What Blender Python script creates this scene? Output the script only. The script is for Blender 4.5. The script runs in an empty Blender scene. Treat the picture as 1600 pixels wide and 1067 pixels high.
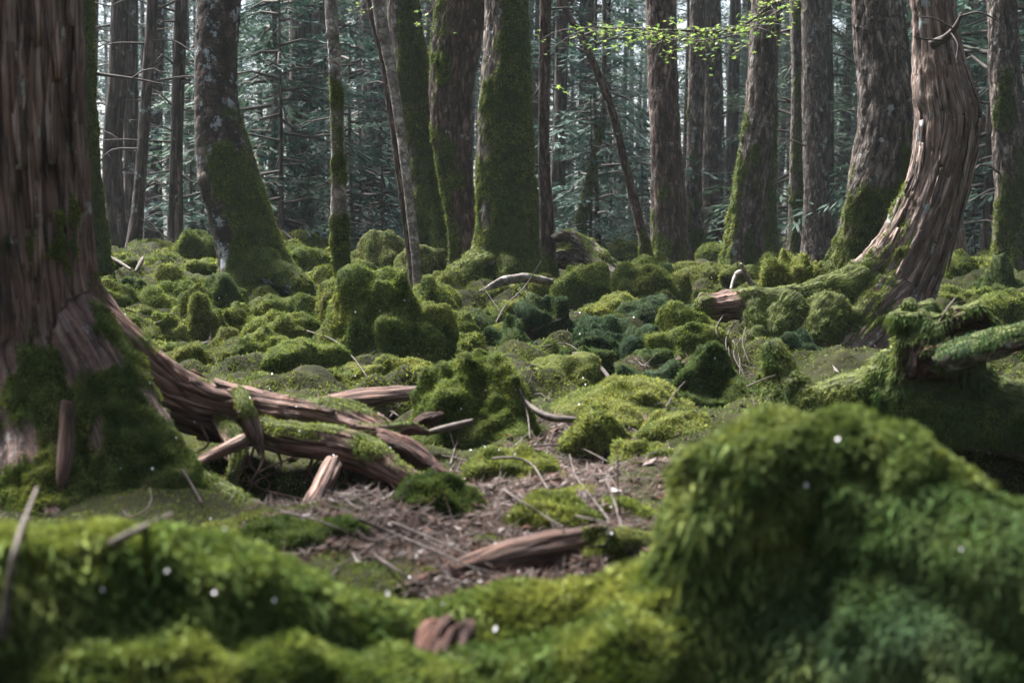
import bpy, math, random
import numpy as np

# ------------------------------------------------------------------ camera, sky, sun, exposure
SC = bpy.context.scene
COL = SC.collection
F_PX = 2222.0                      # focal length in pixels of the 1600 px wide photograph (50 mm lens)
PITCH = math.radians(4.07)
CAM = np.array([0.0, 0.0, 1.0])
cam_data = bpy.data.cameras.new('camera')
cam_data.lens = 50.0
cam_data.sensor_width = 36.0
cam_data.clip_start = 0.05
cam_data.clip_end = 2000.0
cam_data.dof.use_dof = True
cam_data.dof.focus_distance = 9.5
cam_data.dof.aperture_fstop = 4.2
cam = bpy.data.objects.new('camera', cam_data)
COL.objects.link(cam)
cam.location = CAM
cam.rotation_euler = (math.pi / 2 - PITCH, 0, 0)
SC.camera = cam

SUN_EL, SUN_AZ = math.radians(60), math.radians(-46)      # soft light from above and from the left
world = bpy.data.worlds.new('World')
SC.world = world
world.use_nodes = True
wn, wl = world.node_tree.nodes, world.node_tree.links
wn.clear()
sky = wn.new('ShaderNodeTexSky')
sky.sky_type = 'NISHITA'
sky.sun_disc = False
sky.sun_elevation = SUN_EL
sky.sun_rotation = SUN_AZ
sky.air_density = 1.0
sky.dust_density = 3.0
sky.ozone_density = 1.0
hs = wn.new('ShaderNodeHueSaturation')
hs.inputs['Saturation'].default_value = 0.62
bg = wn.new('ShaderNodeBackground')
bg.inputs['Strength'].default_value = 0.05
wo = wn.new('ShaderNodeOutputWorld')
wl.new(sky.outputs[0], hs.inputs['Color'])
wl.new(hs.outputs[0], bg.inputs['Color'])
wl.new(bg.outputs[0], wo.inputs['Surface'])
sun_data = bpy.data.lights.new('sun', 'SUN')
sun_data.energy = 4.6
sun_data.angle = math.radians(18)
sun_data.color = (1.0, 0.98, 0.95)
sun = bpy.data.objects.new('sun', sun_data)
COL.objects.link(sun)
sun.rotation_euler = (math.pi / 2 - SUN_EL, 0, math.pi - SUN_AZ)
sun.location = (0, 0, 30)
SC.view_settings.view_transform = 'Standard'
SC.view_settings.look = 'None'
SC.view_settings.gamma = 1.0
SC.view_settings.exposure = 2.62
SC.view_settings.use_curve_mapping = False
SC.cycles.max_bounces = 4
SC.cycles.diffuse_bounces = 2
SC.cycles.transmission_bounces = 2
SC.cycles.volume_bounces = 0
SC.cycles.use_denoising = True

# ------------------------------------------------------------------ numbers
rng = np.random.default_rng(11)
random.seed(11)

def _hash(ix, iy, iz, seed):
    h = (ix * np.uint32(374761393) + iy * np.uint32(668265263) + iz * np.uint32(2246822519) + np.uint32((seed * 3266489917) & 0xFFFFFFFF))
    h = (h ^ (h >> np.uint32(13))) * np.uint32(1274126177)
    h = h ^ (h >> np.uint32(16))
    return h.astype(np.float64) / 2147483648.0 - 1.0

def vnoise(p, seed=0):
    """smooth lattice noise in [-1, 1] at the points p (n, 3)"""
    fl = np.floor(p)
    f = p - fl
    f = f * f * f * (f * (f * 6 - 15) + 10)
    i = fl.astype(np.int64).astype(np.uint32)
    o = np.uint32(1)
    x0, y0, z0 = i[:, 0], i[:, 1], i[:, 2]
    x1, y1, z1 = x0 + o, y0 + o, z0 + o
    fx, fy, fz = f[:, 0], f[:, 1], f[:, 2]
    def lerp(a, b, t): return a + (b - a) * t
    a = lerp(lerp(_hash(x0, y0, z0, seed), _hash(x1, y0, z0, seed), fx), lerp(_hash(x0, y1, z0, seed), _hash(x1, y1, z0, seed), fx), fy)
    b = lerp(lerp(_hash(x0, y0, z1, seed), _hash(x1, y0, z1, seed), fx), lerp(_hash(x0, y1, z1, seed), _hash(x1, y1, z1, seed), fx), fy)
    return lerp(a, b, fz)

def fbm(p, octs=4, seed=0, gain=0.5):
    s = np.zeros(len(p)); a = 1.0; t = 0.0
    for k in range(octs):
        s += a * vnoise(p * (2.03 ** k), seed + k * 17)
        t += a
        a *= gain
    return s / t * 1.5

def smooth(a, b, x):
    t = np.clip((x - a) / (b - a), 0, 1)
    return t * t * (3 - 2 * t)

def norm(v):
    return v / np.maximum(np.linalg.norm(v, axis=-1, keepdims=True), 1e-9)

# ------------------------------------------------------------------ the lie of the land
_KY = [0.0, 1.5, 2.3, 2.9, 3.6, 4.5, 5.5, 6.5, 8, 10, 12, 15, 20, 30, 60, 300]
_KZ = [-.98, -.92, -.80, -.70, -.70, -.71, -.685, -.665, -.63, -.56, -.47, -.38, -.34, -.36, -.6, -1.5]

def base_z(x, y):
    """the ground without its small lumps"""
    r = np.sqrt(x * x * 0.3 + y * y)
    z = 1.0 + np.interp(np.where(y > 0, r, 0.0), _KY, _KZ)
    z = z + 0.24 * smooth(-1.2, -3.2, x) * smooth(6.5, 11, y) * (1 - smooth(16, 26, y))
    z = z + 0.10 * smooth(0.3, 1.0, np.exp(-((x + 0.9) / 0.9) ** 2 - ((y - 7.6) / 1.2) ** 2))
    return z

def lumps(p):
    """pillow shaped swellings with narrow creases between them"""
    w = p + 0.16 * np.stack([vnoise(p * 2.1 + 3, 15), vnoise(p * 2.1 + 40, 16), 0 * p[:, 0]], 1)
    return np.clip(np.abs(fbm(w * np.array([1.25, 1.0, 1]), 2, 9)) * 1.3, 0, 1.1) ** 0.7

def ground_z(x, y):
    x = np.asarray(x, float); y = np.asarray(y, float)
    p = np.stack([x, y, np.zeros_like(x)], -1).reshape(-1, 3)
    far = smooth(4.0, 7.0, p[:, 1]) * (1 - smooth(18, 40, p[:, 1]))
    n = 0.035 * fbm(p * 2.3, 3, 3) + (0.02 + 0.17 * far) * (lumps(p) - 0.42) - 0.045 * far + (0.03 + 0.09 * far) * (np.sqrt(fbm(p * 3.4, 2, 19) ** 2 + .01) - .35) + (0.012 + 0.012 * far) * (np.sqrt(fbm(p * 8.5, 2, 29) ** 2 + .01) - .35)
    n -= 0.34 * np.exp(-(((p[:, 0] - 1.5) / .55) ** 2 + ((p[:, 1] - 4.45) / .5) ** 2) ** 2)
    n -= 0.17 * np.exp(-((p[:, 0] + .62) / .34) ** 2 - ((p[:, 1] - 4.15) / .28) ** 2)
    n += 0.25 * fbm(p * 0.09, 2, 5) * smooth(20, 45, np.abs(p[:, 1]))
    return base_z(x, y) + n.reshape(x.shape)

def litter_mask(x, y):
    """1 where dead leaves and darkened creases lie, 0 where moss grows"""
    p = np.stack([x, y, np.zeros_like(x)], -1)
    e = np.exp(-(((x + 0.06) / 0.62) ** 2 + ((y - 3.65) / 0.98) ** 2) ** 1.5)
    e2 = 0.85 * np.exp(-(((x - 0.32) / 0.32) ** 2 + ((y - 4.6) / 0.7) ** 2) ** 1.5)
    e3 = 0.45 * np.exp(-(((x - 0.7) / 1.1) ** 2 + ((y - 7.6) / 1.8) ** 2))
    n = fbm(p * 3.1, 3, 41) + 0.5 * fbm(p * 8, 2, 43)
    far = 0.55 * smooth(13, 22, y)
    hol = 0.66 * smooth(0.50, 0.20, lumps(p)) * smooth(4.5, 6.5, y)  # litter in the creases, spread wider to darken them like shade
    return smooth(0.36, 0.6, np.maximum(np.maximum(e, e2), np.maximum(np.maximum(e3, hol), far)) + 0.34 * n - 0.02)

def P(px, py, Y):
    """point of the place seen at photo position (px, py) at distance Y ahead"""
    d = np.array([(px - 800) / F_PX, math.cos(PITCH) + math.sin(PITCH) * (533.5 - py) / F_PX, -math.sin(PITCH) + math.cos(PITCH) * (533.5 - py) / F_PX])
    return CAM + d * (Y / d[1])

def hit(px, py):
    """where the sight line through (px, py) meets the ground"""
    ys = np.geomspace(1.6, 70, 900)
    d = P(px, py, 1.0) - CAM
    pts = CAM[None] + d[None] * ys[:, None]
    gz = base_z(pts[:, 0], pts[:, 1])
    k = np.argmax(pts[:, 2] < gz)
    if pts[k, 2] >= gz[k]: k = 800
    return pts[k]

def to_px(p):
    q = p - CAM
    c, s = math.cos(PITCH), math.sin(PITCH)
    dep = q[:, 1] * c - q[:, 2] * s
    up = q[:, 1] * s + q[:, 2] * c
    dep = np.where(dep < 0.05, 1e-3, dep)
    return 800 + F_PX * q[:, 0] / dep, 533.5 - F_PX * up / dep, dep

# ------------------------------------------------------------------ meshes and objects
def mesh(name, V, Fc, mat=None, attrs=None, smooth_shade=True):
    V = np.asarray(V, np.float32).reshape(-1, 3)
    Fc = np.asarray(Fc, np.int32)
    m = bpy.data.meshes.new(name)
    k = Fc.shape[1]
    m.vertices.add(len(V)); m.vertices.foreach_set('co', V.ravel())
    m.loops.add(Fc.size); m.loops.foreach_set('vertex_index', Fc.ravel())
    m.polygons.add(len(Fc)); m.polygons.foreach_set('loop_start', np.arange(0, Fc.size, k, dtype=np.int32))
    m.update(calc_edges=True)
    if smooth_shade: m.polygons.foreach_set('use_smooth', np.ones(len(Fc), bool))
    else: m.polygons.foreach_set('use_smooth', np.zeros(len(Fc), bool))
    for an, av in (attrs or {}).items():
        av = np.asarray(av, np.float32)
        if av.ndim == 1:
            a = m.attributes.new(an, 'FLOAT', 'POINT'); a.data.foreach_set('value', av)
        elif an.startswith('col'):
            a = m.attributes.new(an, 'FLOAT_COLOR', 'POINT')
            a.data.foreach_set('color', np.concatenate([av, np.ones((len(av), 1), np.float32)], 1).ravel())
        else:
            a = m.attributes.new(an, 'FLOAT_VECTOR', 'POINT'); a.data.foreach_set('vector', av.ravel())
    if mat: m.materials.append(mat)
    return m

def obj(name, data, parent=None, **props):
    o = bpy.data.objects.new(name, data)
    COL.objects.link(o)
    if parent is not None: o.parent = parent
    for k, v in props.items(): o[k] = v
    return o

def thing(name, label, category, loc=(0, 0, 0), group=None):
    o = obj(name, None, label=label, category=category)
    o.empty_display_size = 0.1
    o.location = loc
    if group: o['group'] = group
    return o

def local(V, root):
    return np.asarray(V) - np.array(root.location)

def normals(V, Fc):
    a = V[Fc[:, 0]]; b = V[Fc[:, 1]]; c = V[Fc[:, 2]]
    if Fc.shape[1] == 4:
        n = np.cross(c - a, V[Fc[:, 3]] - b)
    else:
        n = np.cross(b - a, c - a)
    out = np.zeros_like(V)
    for k in range(3):
        acc = np.zeros(len(V))
        for j in range(Fc.shape[1]):
            acc += np.bincount(Fc[:, j], n[:, k], len(V))
        out[:, k] = acc
    return norm(out)

def spline(pts, step):
    """Catmull-Rom through pts (k, d), resampled about every step metres"""
    pts = np.asarray(pts, float)
    if len(pts) == 2: pts = np.stack([pts[0], (pts[0] + pts[1]) / 2, pts[1]])
    q = np.concatenate([[2 * pts[0] - pts[1]], pts, [2 * pts[-1] - pts[-2]]])
    out = []
    for i in range(1, len(q) - 2):
        t = np.linspace(0, 1, 24, endpoint=False)[:, None]
        p0, p1, p2, p3 = q[i - 1], q[i], q[i + 1], q[i + 2]
        out.append(0.5 * (2 * p1 + (p2 - p0) * t + (2 * p0 - 5 * p1 + 4 * p2 - p3) * t ** 2 + (3 * p1 - p0 - 3 * p2 + p3) * t ** 3))
    out = np.concatenate(out + [q[-2:-1]])
    L = np.concatenate([[0], np.cumsum(np.linalg.norm(np.diff(out[:, :3], axis=0), axis=1))])
    n = max(3, int(L[-1] / step) + 1)
    s = np.linspace(0, L[-1], n)
    return np.stack([np.interp(s, L, out[:, k]) for k in range(out.shape[1])], 1), s

class Tube:
    """a tapered tube along a path of (x, y, z, r)"""
    def __init__(self, pts, nseg=16, step=0.05, cap=True, rfun=None, coarse_z=None, blunt=None):
        path, s = spline(pts, step)
        if coarse_z is not None:
            k = np.arange(len(s))
            keep = (path[:, 2] < coarse_z) | (k % 8 == 0) | (k == len(s) - 1)
            path, s = path[keep], s[keep]
        c, r = path[:, :3], np.maximum(path[:, 3], 0.0005)
        if cap:
            t0 = norm(c[1] - c[0]); t1 = norm(c[-1] - c[-2])
            c = np.concatenate([[c[0] - t0 * r[0] * .45, c[0] - t0 * r[0] * .3], c, [c[-1] + t1 * r[-1] * .3, c[-1] + t1 * r[-1] * .45]])
            s = np.concatenate([[s[0] - r[0] * .45, s[0] - r[0] * .3], s, [s[-1] + r[-1] * .3, s[-1] + r[-1] * .45]])
            r = np.concatenate([[r[0] * .03, r[0] * (.96 if blunt is not None else .72)], r, [r[-1] * (.96 if blunt is not None else .72), r[-1] * .03]])
        t = np.gradient(c, axis=0); t = norm(t)
        e = np.zeros_like(c)
        ref = np.array([1.0, 0, 0]) if abs(t[0][0]) < 0.8 else np.array([0, 1.0, 0])
        e[0] = norm(np.cross(np.cross(t[0], ref), t[0]))
        for i in range(1, len(c)):
            v = e[i - 1] - t[i] * np.dot(e[i - 1], t[i])
            e[i] = v / max(np.linalg.norm(v), 1e-9)
        f = np.cross(t, e)
        th = np.linspace(0, 2 * np.pi, nseg, endpoint=False)
        ct, st = np.cos(th), np.sin(th)
        self.N = e[:, None] * ct[None, :, None] + f[:, None] * st[None, :, None]
        rr = r[:, None] * np.ones((1, nseg))
        if rfun is not None: rr = rr * rfun(c, s, th)
        self.c, self.s, self.r, self.th, self.e, self.f, self.t = c, s, r, th, e, f, t
        n, m = len(c), nseg
        self.V = (c[:, None] + self.N * rr[:, :, None]).reshape(-1, 3)
        if blunt is not None:
            G = self.V.reshape(n, m, 3)
            for ring, wgt in ((0, .15), (1, 1.0), (2, .6), (3, .25), (n - 1, .15), (n - 2, 1.0), (n - 3, .6), (n - 4, .25)):
                if not 0 <= ring < n: continue
                sg = -1.0 if ring < n / 2 else 1.0
                jz = np.array([vnoise(np.stack([np.cos(th) * fq + blunt, np.sin(th) * fq + ring // (n / 2) * 5, 0 * th], 1), int(blunt)) for fq in (1.3, 4.0)]).sum(0)
                G[ring] += t[ring] * sg * (jz * max(r[0 if ring < n / 2 else -1], r[3 if ring < n / 2 else -4]) * 0.55 * wgt)[:, None]
        self.N = self.N.reshape(-1, 3)
        self.R = rr.reshape(-1)
        self.S = np.repeat(s, m)
        self.TH = np.tile(th, n)
        i, j = np.meshgrid(np.arange(n - 1), np.arange(m), indexing='ij')
        a = i * m + j; b = i * m + (j + 1) % m
        self.F = np.stack([a, b, b + m, a + m], -1).reshape(-1, 4)
        self.bk = np.stack([np.cos(self.TH) * self.R, np.sin(self.TH) * self.R, self.S], 1)

def join(parts):
    V, Fc, k = [], [], 0
    for v, f in parts:
        V.append(v); Fc.append(np.asarray(f) + k); k += len(v)
    return np.concatenate(V), np.concatenate(Fc)

def remesh(parts, voxel, it=3):
    """one continuous skin round several closed tubes"""
    V, Fc = join(parts)
    o = bpy.data.objects.new('tmp', mesh('tmp', V, Fc))
    COL.objects.link(o)
    md = o.modifiers.new('r', 'REMESH'); md.mode = 'VOXEL'; md.voxel_size = voxel; md.use_smooth_shade = True
    sm = o.modifiers.new('s', 'SMOOTH'); sm.factor = 0.5; sm.iterations = it
    dg = bpy.context.evaluated_depsgraph_get()
    ev = o.evaluated_get(dg)
    me = ev.to_mesh()
    V = np.empty(len(me.vertices) * 3, np.float32); me.vertices.foreach_get('co', V)
    nl = len(me.loops)
    Lp = np.empty(nl, np.int32); me.loops.foreach_get('vertex_index', Lp)
    assert nl == 4 * len(me.polygons)
    ev.to_mesh_clear()
    tm = o.data
    bpy.data.objects.remove(o); bpy.data.meshes.remove(tm)
    return V.reshape(-1, 3).astype(float), Lp.reshape(-1, 4)

def skel_coords(V, tubes):
    """bark coordinates (round, round, along) of points near a set of tubes"""
    best = np.full(len(V), 1e9); bk = np.zeros((len(V), 3))
    for q, tb in enumerate(tubes):
        for i in range(len(tb.c)):
            if tb.r[i] < 0.004: continue
            d = V - tb.c[i]
            dl = np.linalg.norm(d, axis=1) / tb.r[i]
            k = dl < best
            if not k.any(): continue
            best[k] = dl[k]
            dk = d[k]
            x, y = dk @ tb.e[i], dk @ tb.f[i]
            w = np.maximum(np.hypot(x, y), 1e-6)
            rm = max(tb.r[i], np.median(tb.r) * 0.8)
            bk[k] = np.stack([x / w * rm, y / w * rm, tb.s[i] + dk @ tb.t[i] + q * 7.3], 1)
    return bk

# ------------------------------------------------------------------ materials
def nodes(name):
    m = bpy.data.materials.new(name); m.use_nodes = True
    nt = m.node_tree; nt.nodes.clear()
    return m, nt, nt.nodes.new('ShaderNodeOutputMaterial')

def N_(nt, kind, **kw):
    n = nt.nodes.new(kind)
    for k, v in kw.items():
        if k in n.inputs: n.inputs[k].default_value = v
        else: setattr(n, k, v)
    return n

def attr(nt, name):
    a = nt.nodes.new('ShaderNodeAttribute'); a.attribute_name = name
    return a

def ramp(nt, fac, stops):
    r = nt.nodes.new('ShaderNodeValToRGB')
    el = r.color_ramp.elements
    while len(el) < len(stops): el.new(0.5)
    for e, (p, c) in zip(el, stops):
        e.position = p; e.color = (*c, 1)
    nt.links.new(fac, r.inputs[0])
    return r.outputs[0]

def mixc(nt, fac, a, b, mode='MIX'):
    n = nt.nodes.new('ShaderNodeMix'); n.data_type = 'RGBA'; n.blend_type = mode
    for sock, v in ((n.inputs[0], fac), (n.inputs[6], a), (n.inputs[7], b)):
        if isinstance(v, bpy.types.NodeSocket): nt.links.new(v, sock)
        elif isinstance(v, tuple): sock.default_value = (*v, 1)
        else: sock.default_value = v
    return n.outputs[2]

def moss_leaf_material(name, trans=0.28):
    m, nt, out = nodes(name)
    c = attr(nt, 'col'); nr = attr(nt, 'nrm')
    g = nt.nodes.new('ShaderNodeNewGeometry')
    add = N_(nt, 'ShaderNodeVectorMath', operation='MULTIPLY_ADD')
    nt.links.new(nr.outputs['Vector'], add.inputs[0]); add.inputs[1].default_value = (1.1, 1.1, 1.1)
    nt.links.new(g.outputs['Normal'], add.inputs[2])
    nn = N_(nt, 'ShaderNodeVectorMath', operation='NORMALIZE'); nt.links.new(add.outputs[0], nn.inputs[0])
    d = N_(nt, 'ShaderNodeBsdfDiffuse'); t = N_(nt, 'ShaderNodeBsdfTranslucent')
    mx = N_(nt, 'ShaderNodeMixShader'); mx.inputs[0].default_value = trans
    nt.links.new(c.outputs['Color'], d.inputs['Color']); nt.links.new(nn.outputs[0], d.inputs['Normal'])
    nt.links.new(mixc(nt, 1.0, c.outputs['Color'], (1.25, 1.15, 0.6), 'MULTIPLY'), t.inputs['Color'])
    nt.links.new(d.outputs[0], mx.inputs[1]); nt.links.new(t.outputs[0], mx.inputs[2])
    nt.links.new(mx.outputs[0], out.inputs['Surface'])
    return m

def bark_material(name, dark, mid, pale, across, along, blotch=0.0, blotch_col=(.45, .47, .45), bump=0.6, ring=False, rough=0.88, red=None):
    """bark in the coordinates bk (round, round, along); moss thatch where the attribute moss says"""
    m, nt, out = nodes(name)
    bk = attr(nt, 'bk')
    sc = N_(nt, 'ShaderNodeVectorMath', operation='MULTIPLY')
    nt.links.new(bk.outputs['Vector'], sc.inputs[0])
    sc.inputs[1].default_value = (across, across, along)
    n1 = N_(nt, 'ShaderNodeTexNoise', **{'Scale': 1.0, 'Detail': 7.0, 'Roughness': 0.62, 'Distortion': 0.5})
    nt.links.new(sc.outputs[0], n1.inputs['Vector'])
    n2 = N_(nt, 'ShaderNodeTexNoise', **{'Scale': 9.0, 'Detail': 4.0, 'Roughness': 0.6})
    nt.links.new(bk.outputs['Vector'], n2.inputs['Vector'])
    vo = N_(nt, 'ShaderNodeTexVoronoi', feature='DISTANCE_TO_EDGE', **{'Scale': 0.9})
    c = ramp(nt, n1.outputs[0], [(0.30, dark), (0.48, mid), (0.66, pale), (0.8, mid)])
    tone = ramp(nt, n2.outputs[0], [(0.3, (0.62, 0.60, 0.60)), (0.7, (1.25, 1.22, 1.2))])
    c = mixc(nt, 1.0, c, tone, 'MULTIPLY')
    wv = N_(nt, 'ShaderNodeVectorMath', operation='MULTIPLY_ADD'); wv.inputs[1].default_value = (.9, .9, .9)
    nt.links.new(n1.outputs['Color'], wv.inputs[0]); nt.links.new(sc.outputs[0], wv.inputs[2])
    vc = N_(nt, 'ShaderNodeTexVoronoi', **{'Scale': 1.25}); nt.links.new(wv.outputs[0], vc.inputs['Vector'])
    nt.links.new(wv.outputs[0], vo.inputs['Vector']); vo.inputs['Scale'].default_value = 1.25
    sp = N_(nt, 'ShaderNodeSeparateColor'); nt.links.new(vc.outputs['Color'], sp.inputs[0])
    c = mixc(nt, 1.0, c, ramp(nt, sp.outputs[0], [(0.0, (.62, .60, .60)), (0.6, (1.0, 1.0, 1.0)), (1.0, (1.55, 1.5, 1.46))]), 'MULTIPLY')
    c = mixc(nt, ramp(nt, vo.outputs['Distance'], [(0.0, (.85, .85, .85)), (0.11, (0, 0, 0))]), c, dark)
    if red:
        n5 = N_(nt, 'ShaderNodeTexNoise', **{'Scale': 3.1, 'Detail': 5.0})
        nt.links.new(sc.outputs[0], n5.inputs['Vector'])
        c = mixc(nt, ramp(nt, n5.outputs[0], [(0.52, (0, 0, 0)), (0.66, (.75, .75, .75))]), c, red)
    if blotch > 0:
        n3 = N_(nt, 'ShaderNodeTexNoise', **{'Scale': 7.0, 'Detail': 6.0, 'Roughness': 0.7})
        nt.links.new(bk.outputs['Vector'], n3.inputs['Vector'])
        f = ramp(nt, n3.outputs[0], [(0.63 - blotch * 0.1, (0, 0, 0)), (0.68 - blotch * 0.1, (.8, .8, .8))])
        c = mixc(nt, f, c, blotch_col)
    if ring:
        w = N_(nt, 'ShaderNodeTexNoise', **{'Scale': 1.0, 'Detail': 3.0})
        s2 = N_(nt, 'ShaderNodeVectorMath', operation='MULTIPLY'); s2.inputs[1].default_value = (5, 5, 70)
        nt.links.new(bk.outputs['Vector'], s2.inputs[0]); nt.links.new(s2.outputs[0], w.inputs['Vector'])
        c = mixc(nt, ramp(nt, w.outputs[0], [(0.56, (0, 0, 0)), (0.64, (.55, .55, .55))]), c, dark)
    ms = attr(nt, 'moss')
    n4 = N_(nt, 'ShaderNodeTexNoise', **{'Scale': 22.0, 'Detail': 4.0})
    nt.links.new(bk.outputs['Vector'], n4.inputs['Vector'])
    mc = ramp(nt, n4.outputs[0], [(0.35, (.022, .027, .006)), (0.65, (.062, .075, .016))])
    c = mixc(nt, ms.outputs['Fac'], c, mc)
    b = N_(nt, 'ShaderNodeBsdfPrincipled', Roughness=rough)
    b.inputs['Specular IOR Level'].default_value = 0.25
    nt.links.new(c, b.inputs['Base Color'])
    bp = N_(nt, 'ShaderNodeBump', Strength=bump, Distance=0.03)
    hsum = N_(nt, 'ShaderNodeMath', operation='ADD')
    nt.links.new(n1.outputs[0], hsum.inputs[0]); nt.links.new(vo.outputs['Distance'], hsum.inputs[1])
    nt.links.new(hsum.outputs[0], bp.inputs['Height'])
    nt.links.new(bp.outputs[0], b.inputs['Normal'])
    nt.links.new(b.outputs[0], out.inputs['Surface'])
    return m

def thatch_material(name):
    """the matted stems and soil under the moss; colour comes with the mesh"""
    m, nt, out = nodes(name)
    c = attr(nt, 'col'); tc = nt.nodes.new('ShaderNodeNewGeometry')
    n = N_(nt, 'ShaderNodeTexNoise', **{'Scale': 38.0, 'Detail': 6.0, 'Roughness': 0.7})
    nt.links.new(tc.outputs['Position'], n.inputs['Vector'])
    cc = mixc(nt, 1.0, c.outputs['Color'], ramp(nt, n.outputs[0], [(0.3, (.4, .38, .36)), (0.7, (1.4, 1.35, 1.2))]), 'MULTIPLY')
    b = N_(nt, 'ShaderNodeBsdfPrincipled', Roughness=0.95); b.inputs['Specular IOR Level'].default_value = 0.1
    nt.links.new(cc, b.inputs['Base Color'])
    bp = N_(nt, 'ShaderNodeBump', Strength=0.9, Distance=0.03); nt.links.new(n.outputs[0], bp.inputs['Height'])
    nt.links.new(bp.outputs[0], b.inputs['Normal']); nt.links.new(b.outputs[0], out.inputs['Surface'])
    return m

def ground_material():
    m, nt, out = nodes('forest_floor')
    g = nt.nodes.new('ShaderNodeNewGeometry')
    v = N_(nt, 'ShaderNodeTexVoronoi', **{'Scale': 42.0, 'Randomness': 1.0}); nt.links.new(g.outputs['Position'], v.inputs['Vector'])
    n = N_(nt, 'ShaderNodeTexNoise', **{'Scale': 14.0, 'Detail': 7.0, 'Roughness': 0.7}); nt.links.new(g.outputs['Position'], n.inputs['Vector'])
    lit = ramp(nt, v.outputs['Color'], [(0.1, (.008, .005, .004)), (0.5, (.024, .015, .011)), (0.9, (.058, .040, .031))])
    lit = mixc(nt, 1.0, lit, ramp(nt, n.outputs[0], [(0.35, (.45, .42, .42)), (0.7, (1.25, 1.2, 1.15))]), 'MULTIPLY')
    mo = ramp(nt, n.outputs[0], [(0.3, (.007, .007, .004)), (0.55, (.018, .019, .006)), (0.75, (.032, .033, .010))])
    c = mixc(nt, attr(nt, 'moss').outputs['Fac'], lit, mo)
    b = N_(nt, 'ShaderNodeBsdfPrincipled', Roughness=0.95); b.inputs['Specular IOR Level'].default_value = 0.1
    nt.links.new(c, b.inputs['Base Color'])
    bp = N_(nt, 'ShaderNodeBump', Strength=0.8, Distance=0.03); nt.links.new(n.outputs[0], bp.inputs['Height'])
    nt.links.new(bp.outputs[0], b.inputs['Normal']); nt.links.new(b.outputs[0], out.inputs['Surface'])
    return m

def simple_material(name, c0, c1, scale=20.0, rough=0.8, trans=0.0, use_col=False, rnd=False, stretch=None):
    m, nt, out = nodes(name)
    if use_col:
        c = attr(nt, 'col').outputs['Color']
    else:
        tc = nt.nodes.new('ShaderNodeTexCoord')
        n = N_(nt, 'ShaderNodeTexNoise', **{'Scale': scale, 'Detail': 5.0, 'Roughness': 0.65})
        nt.links.new(tc.outputs['Object'], n.inputs['Vector'])
        c = ramp(nt, n.outputs[0], [(0.32, c0), (0.68, c1)])
    if rnd:
        oi = nt.nodes.new('ShaderNodeObjectInfo')
        c = mixc(nt, 1.0, c, ramp(nt, oi.outputs['Random'], [(0.0, (.72, .85, .80)), (0.5, (1.0, 1.0, 1.0)), (1.0, (1.35, 1.12, .85))]), 'MULTIPLY')
    b = N_(nt, 'ShaderNodeBsdfPrincipled', Roughness=rough); b.inputs['Specular IOR Level'].default_value = 0.2
    nt.links.new(c, b.inputs['Base Color'])
    s = b.outputs[0]
    if trans > 0:
        t = N_(nt, 'ShaderNodeBsdfTranslucent'); nt.links.new(c, t.inputs['Color'])
        mx = N_(nt, 'ShaderNodeMixShader'); mx.inputs[0].default_value = trans
        nt.links.new(s, mx.inputs[1]); nt.links.new(t.outputs[0], mx.inputs[2]); s = mx.outputs[0]
    nt.links.new(s, out.inputs['Surface'])
    return m

M_MOSS = moss_leaf_material('moss_leaves')
M_THATCH = thatch_material('moss_thatch')
M_GROUND = ground_material()
M_CYP = bark_material('cypress_bark', (.020, .012, .010), (.135, .090, .076), (.28, .215, .192), 30, 1.6, 0.2, (.30, .30, .29), 0.9, red=(.165, .090, .066))
M_CYPG = bark_material('grey_cypress_bark', (.030, .021, .018), (.165, .124, .106), (.33, .268, .238), 30, 2.2, 0.3, (.30, .36, .36), 0.9, red=(.165, .095, .068))
M_FLAKE = bark_material('flaky_bark', (.016, .012, .010), (.090, .071, .060), (.22, .190, .172), 24, 7, 0.35, (.30, .32, .31), 1.0)
M_FLAKER = bark_material('reddish_flaky_bark', (.016, .011, .009), (.075, .050, .041), (.17, .130, .112), 24, 6, 0.15, (.28, .29, .27), 1.0)
M_BIRCH = bark_material('banded_bark', (.014, .010, .009), (.050, .036, .030), (.095, .075, .066), 10, 9, 0.75, (.30, .33, .36), 0.6, ring=True)
M_PALE = bark_material('pale_bark', (.07, .055, .048), (.19, .165, .15), (.33, .31, .29), 12, 14, 0.55, (.42, .43, .43), 0.4)
M_FAR = bark_material('far_trunk_bark', (.016, .012, .011), (.062, .047, .042), (.14, .115, .105), 22, 2.2, 0.2, (.22, .25, .24), 0.7)
M_ROOT = bark_material('red_root_bark', (.018, .010, .008), (.120, .070, .054), (.26, .185, .160), 34, 2.4, 0.1, (.26, .24, .22), 0.9, red=(.165, .080, .056))
M_WOOD = bark_material('bare_weathered_wood', (.026, .015, .012), (.125, .078, .062), (.26, .190, .166), 34, 2.2, 0.1, (.26, .24, .22), bump=0.9, red=(.155, .080, .058))
M_ROT = bark_material('rotten_red_wood', (.010, .004, .003), (.040, .016, .011), (.085, .040, .028), 30, 5, 0.0, bump=1.0)
M_TWIG = simple_material('dry_twig', (.026, .019, .016), (.100, .082, .072), 30)
M_TWIGD = simple_material('dead_branch', (.025, .020, .018), (.085, .070, .062), 12)
M_LEAF = simple_material('dead_leaf', None, None, use_col=True, rough=0.7, trans=0.15)
M_NEEDLE = simple_material('conifer_needles', (.022, .050, .042), (.046, .086, .070), 3.0, 0.7, 0.25, rnd=True)
M_MAPLE = simple_material('maple_leaf', None, None, use_col=True, rough=0.5, trans=0.5)
M_PETAL = simple_material('petal', (.62, .58, .60), (.80, .77, .80), 60, 0.6, 0.3)

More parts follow.
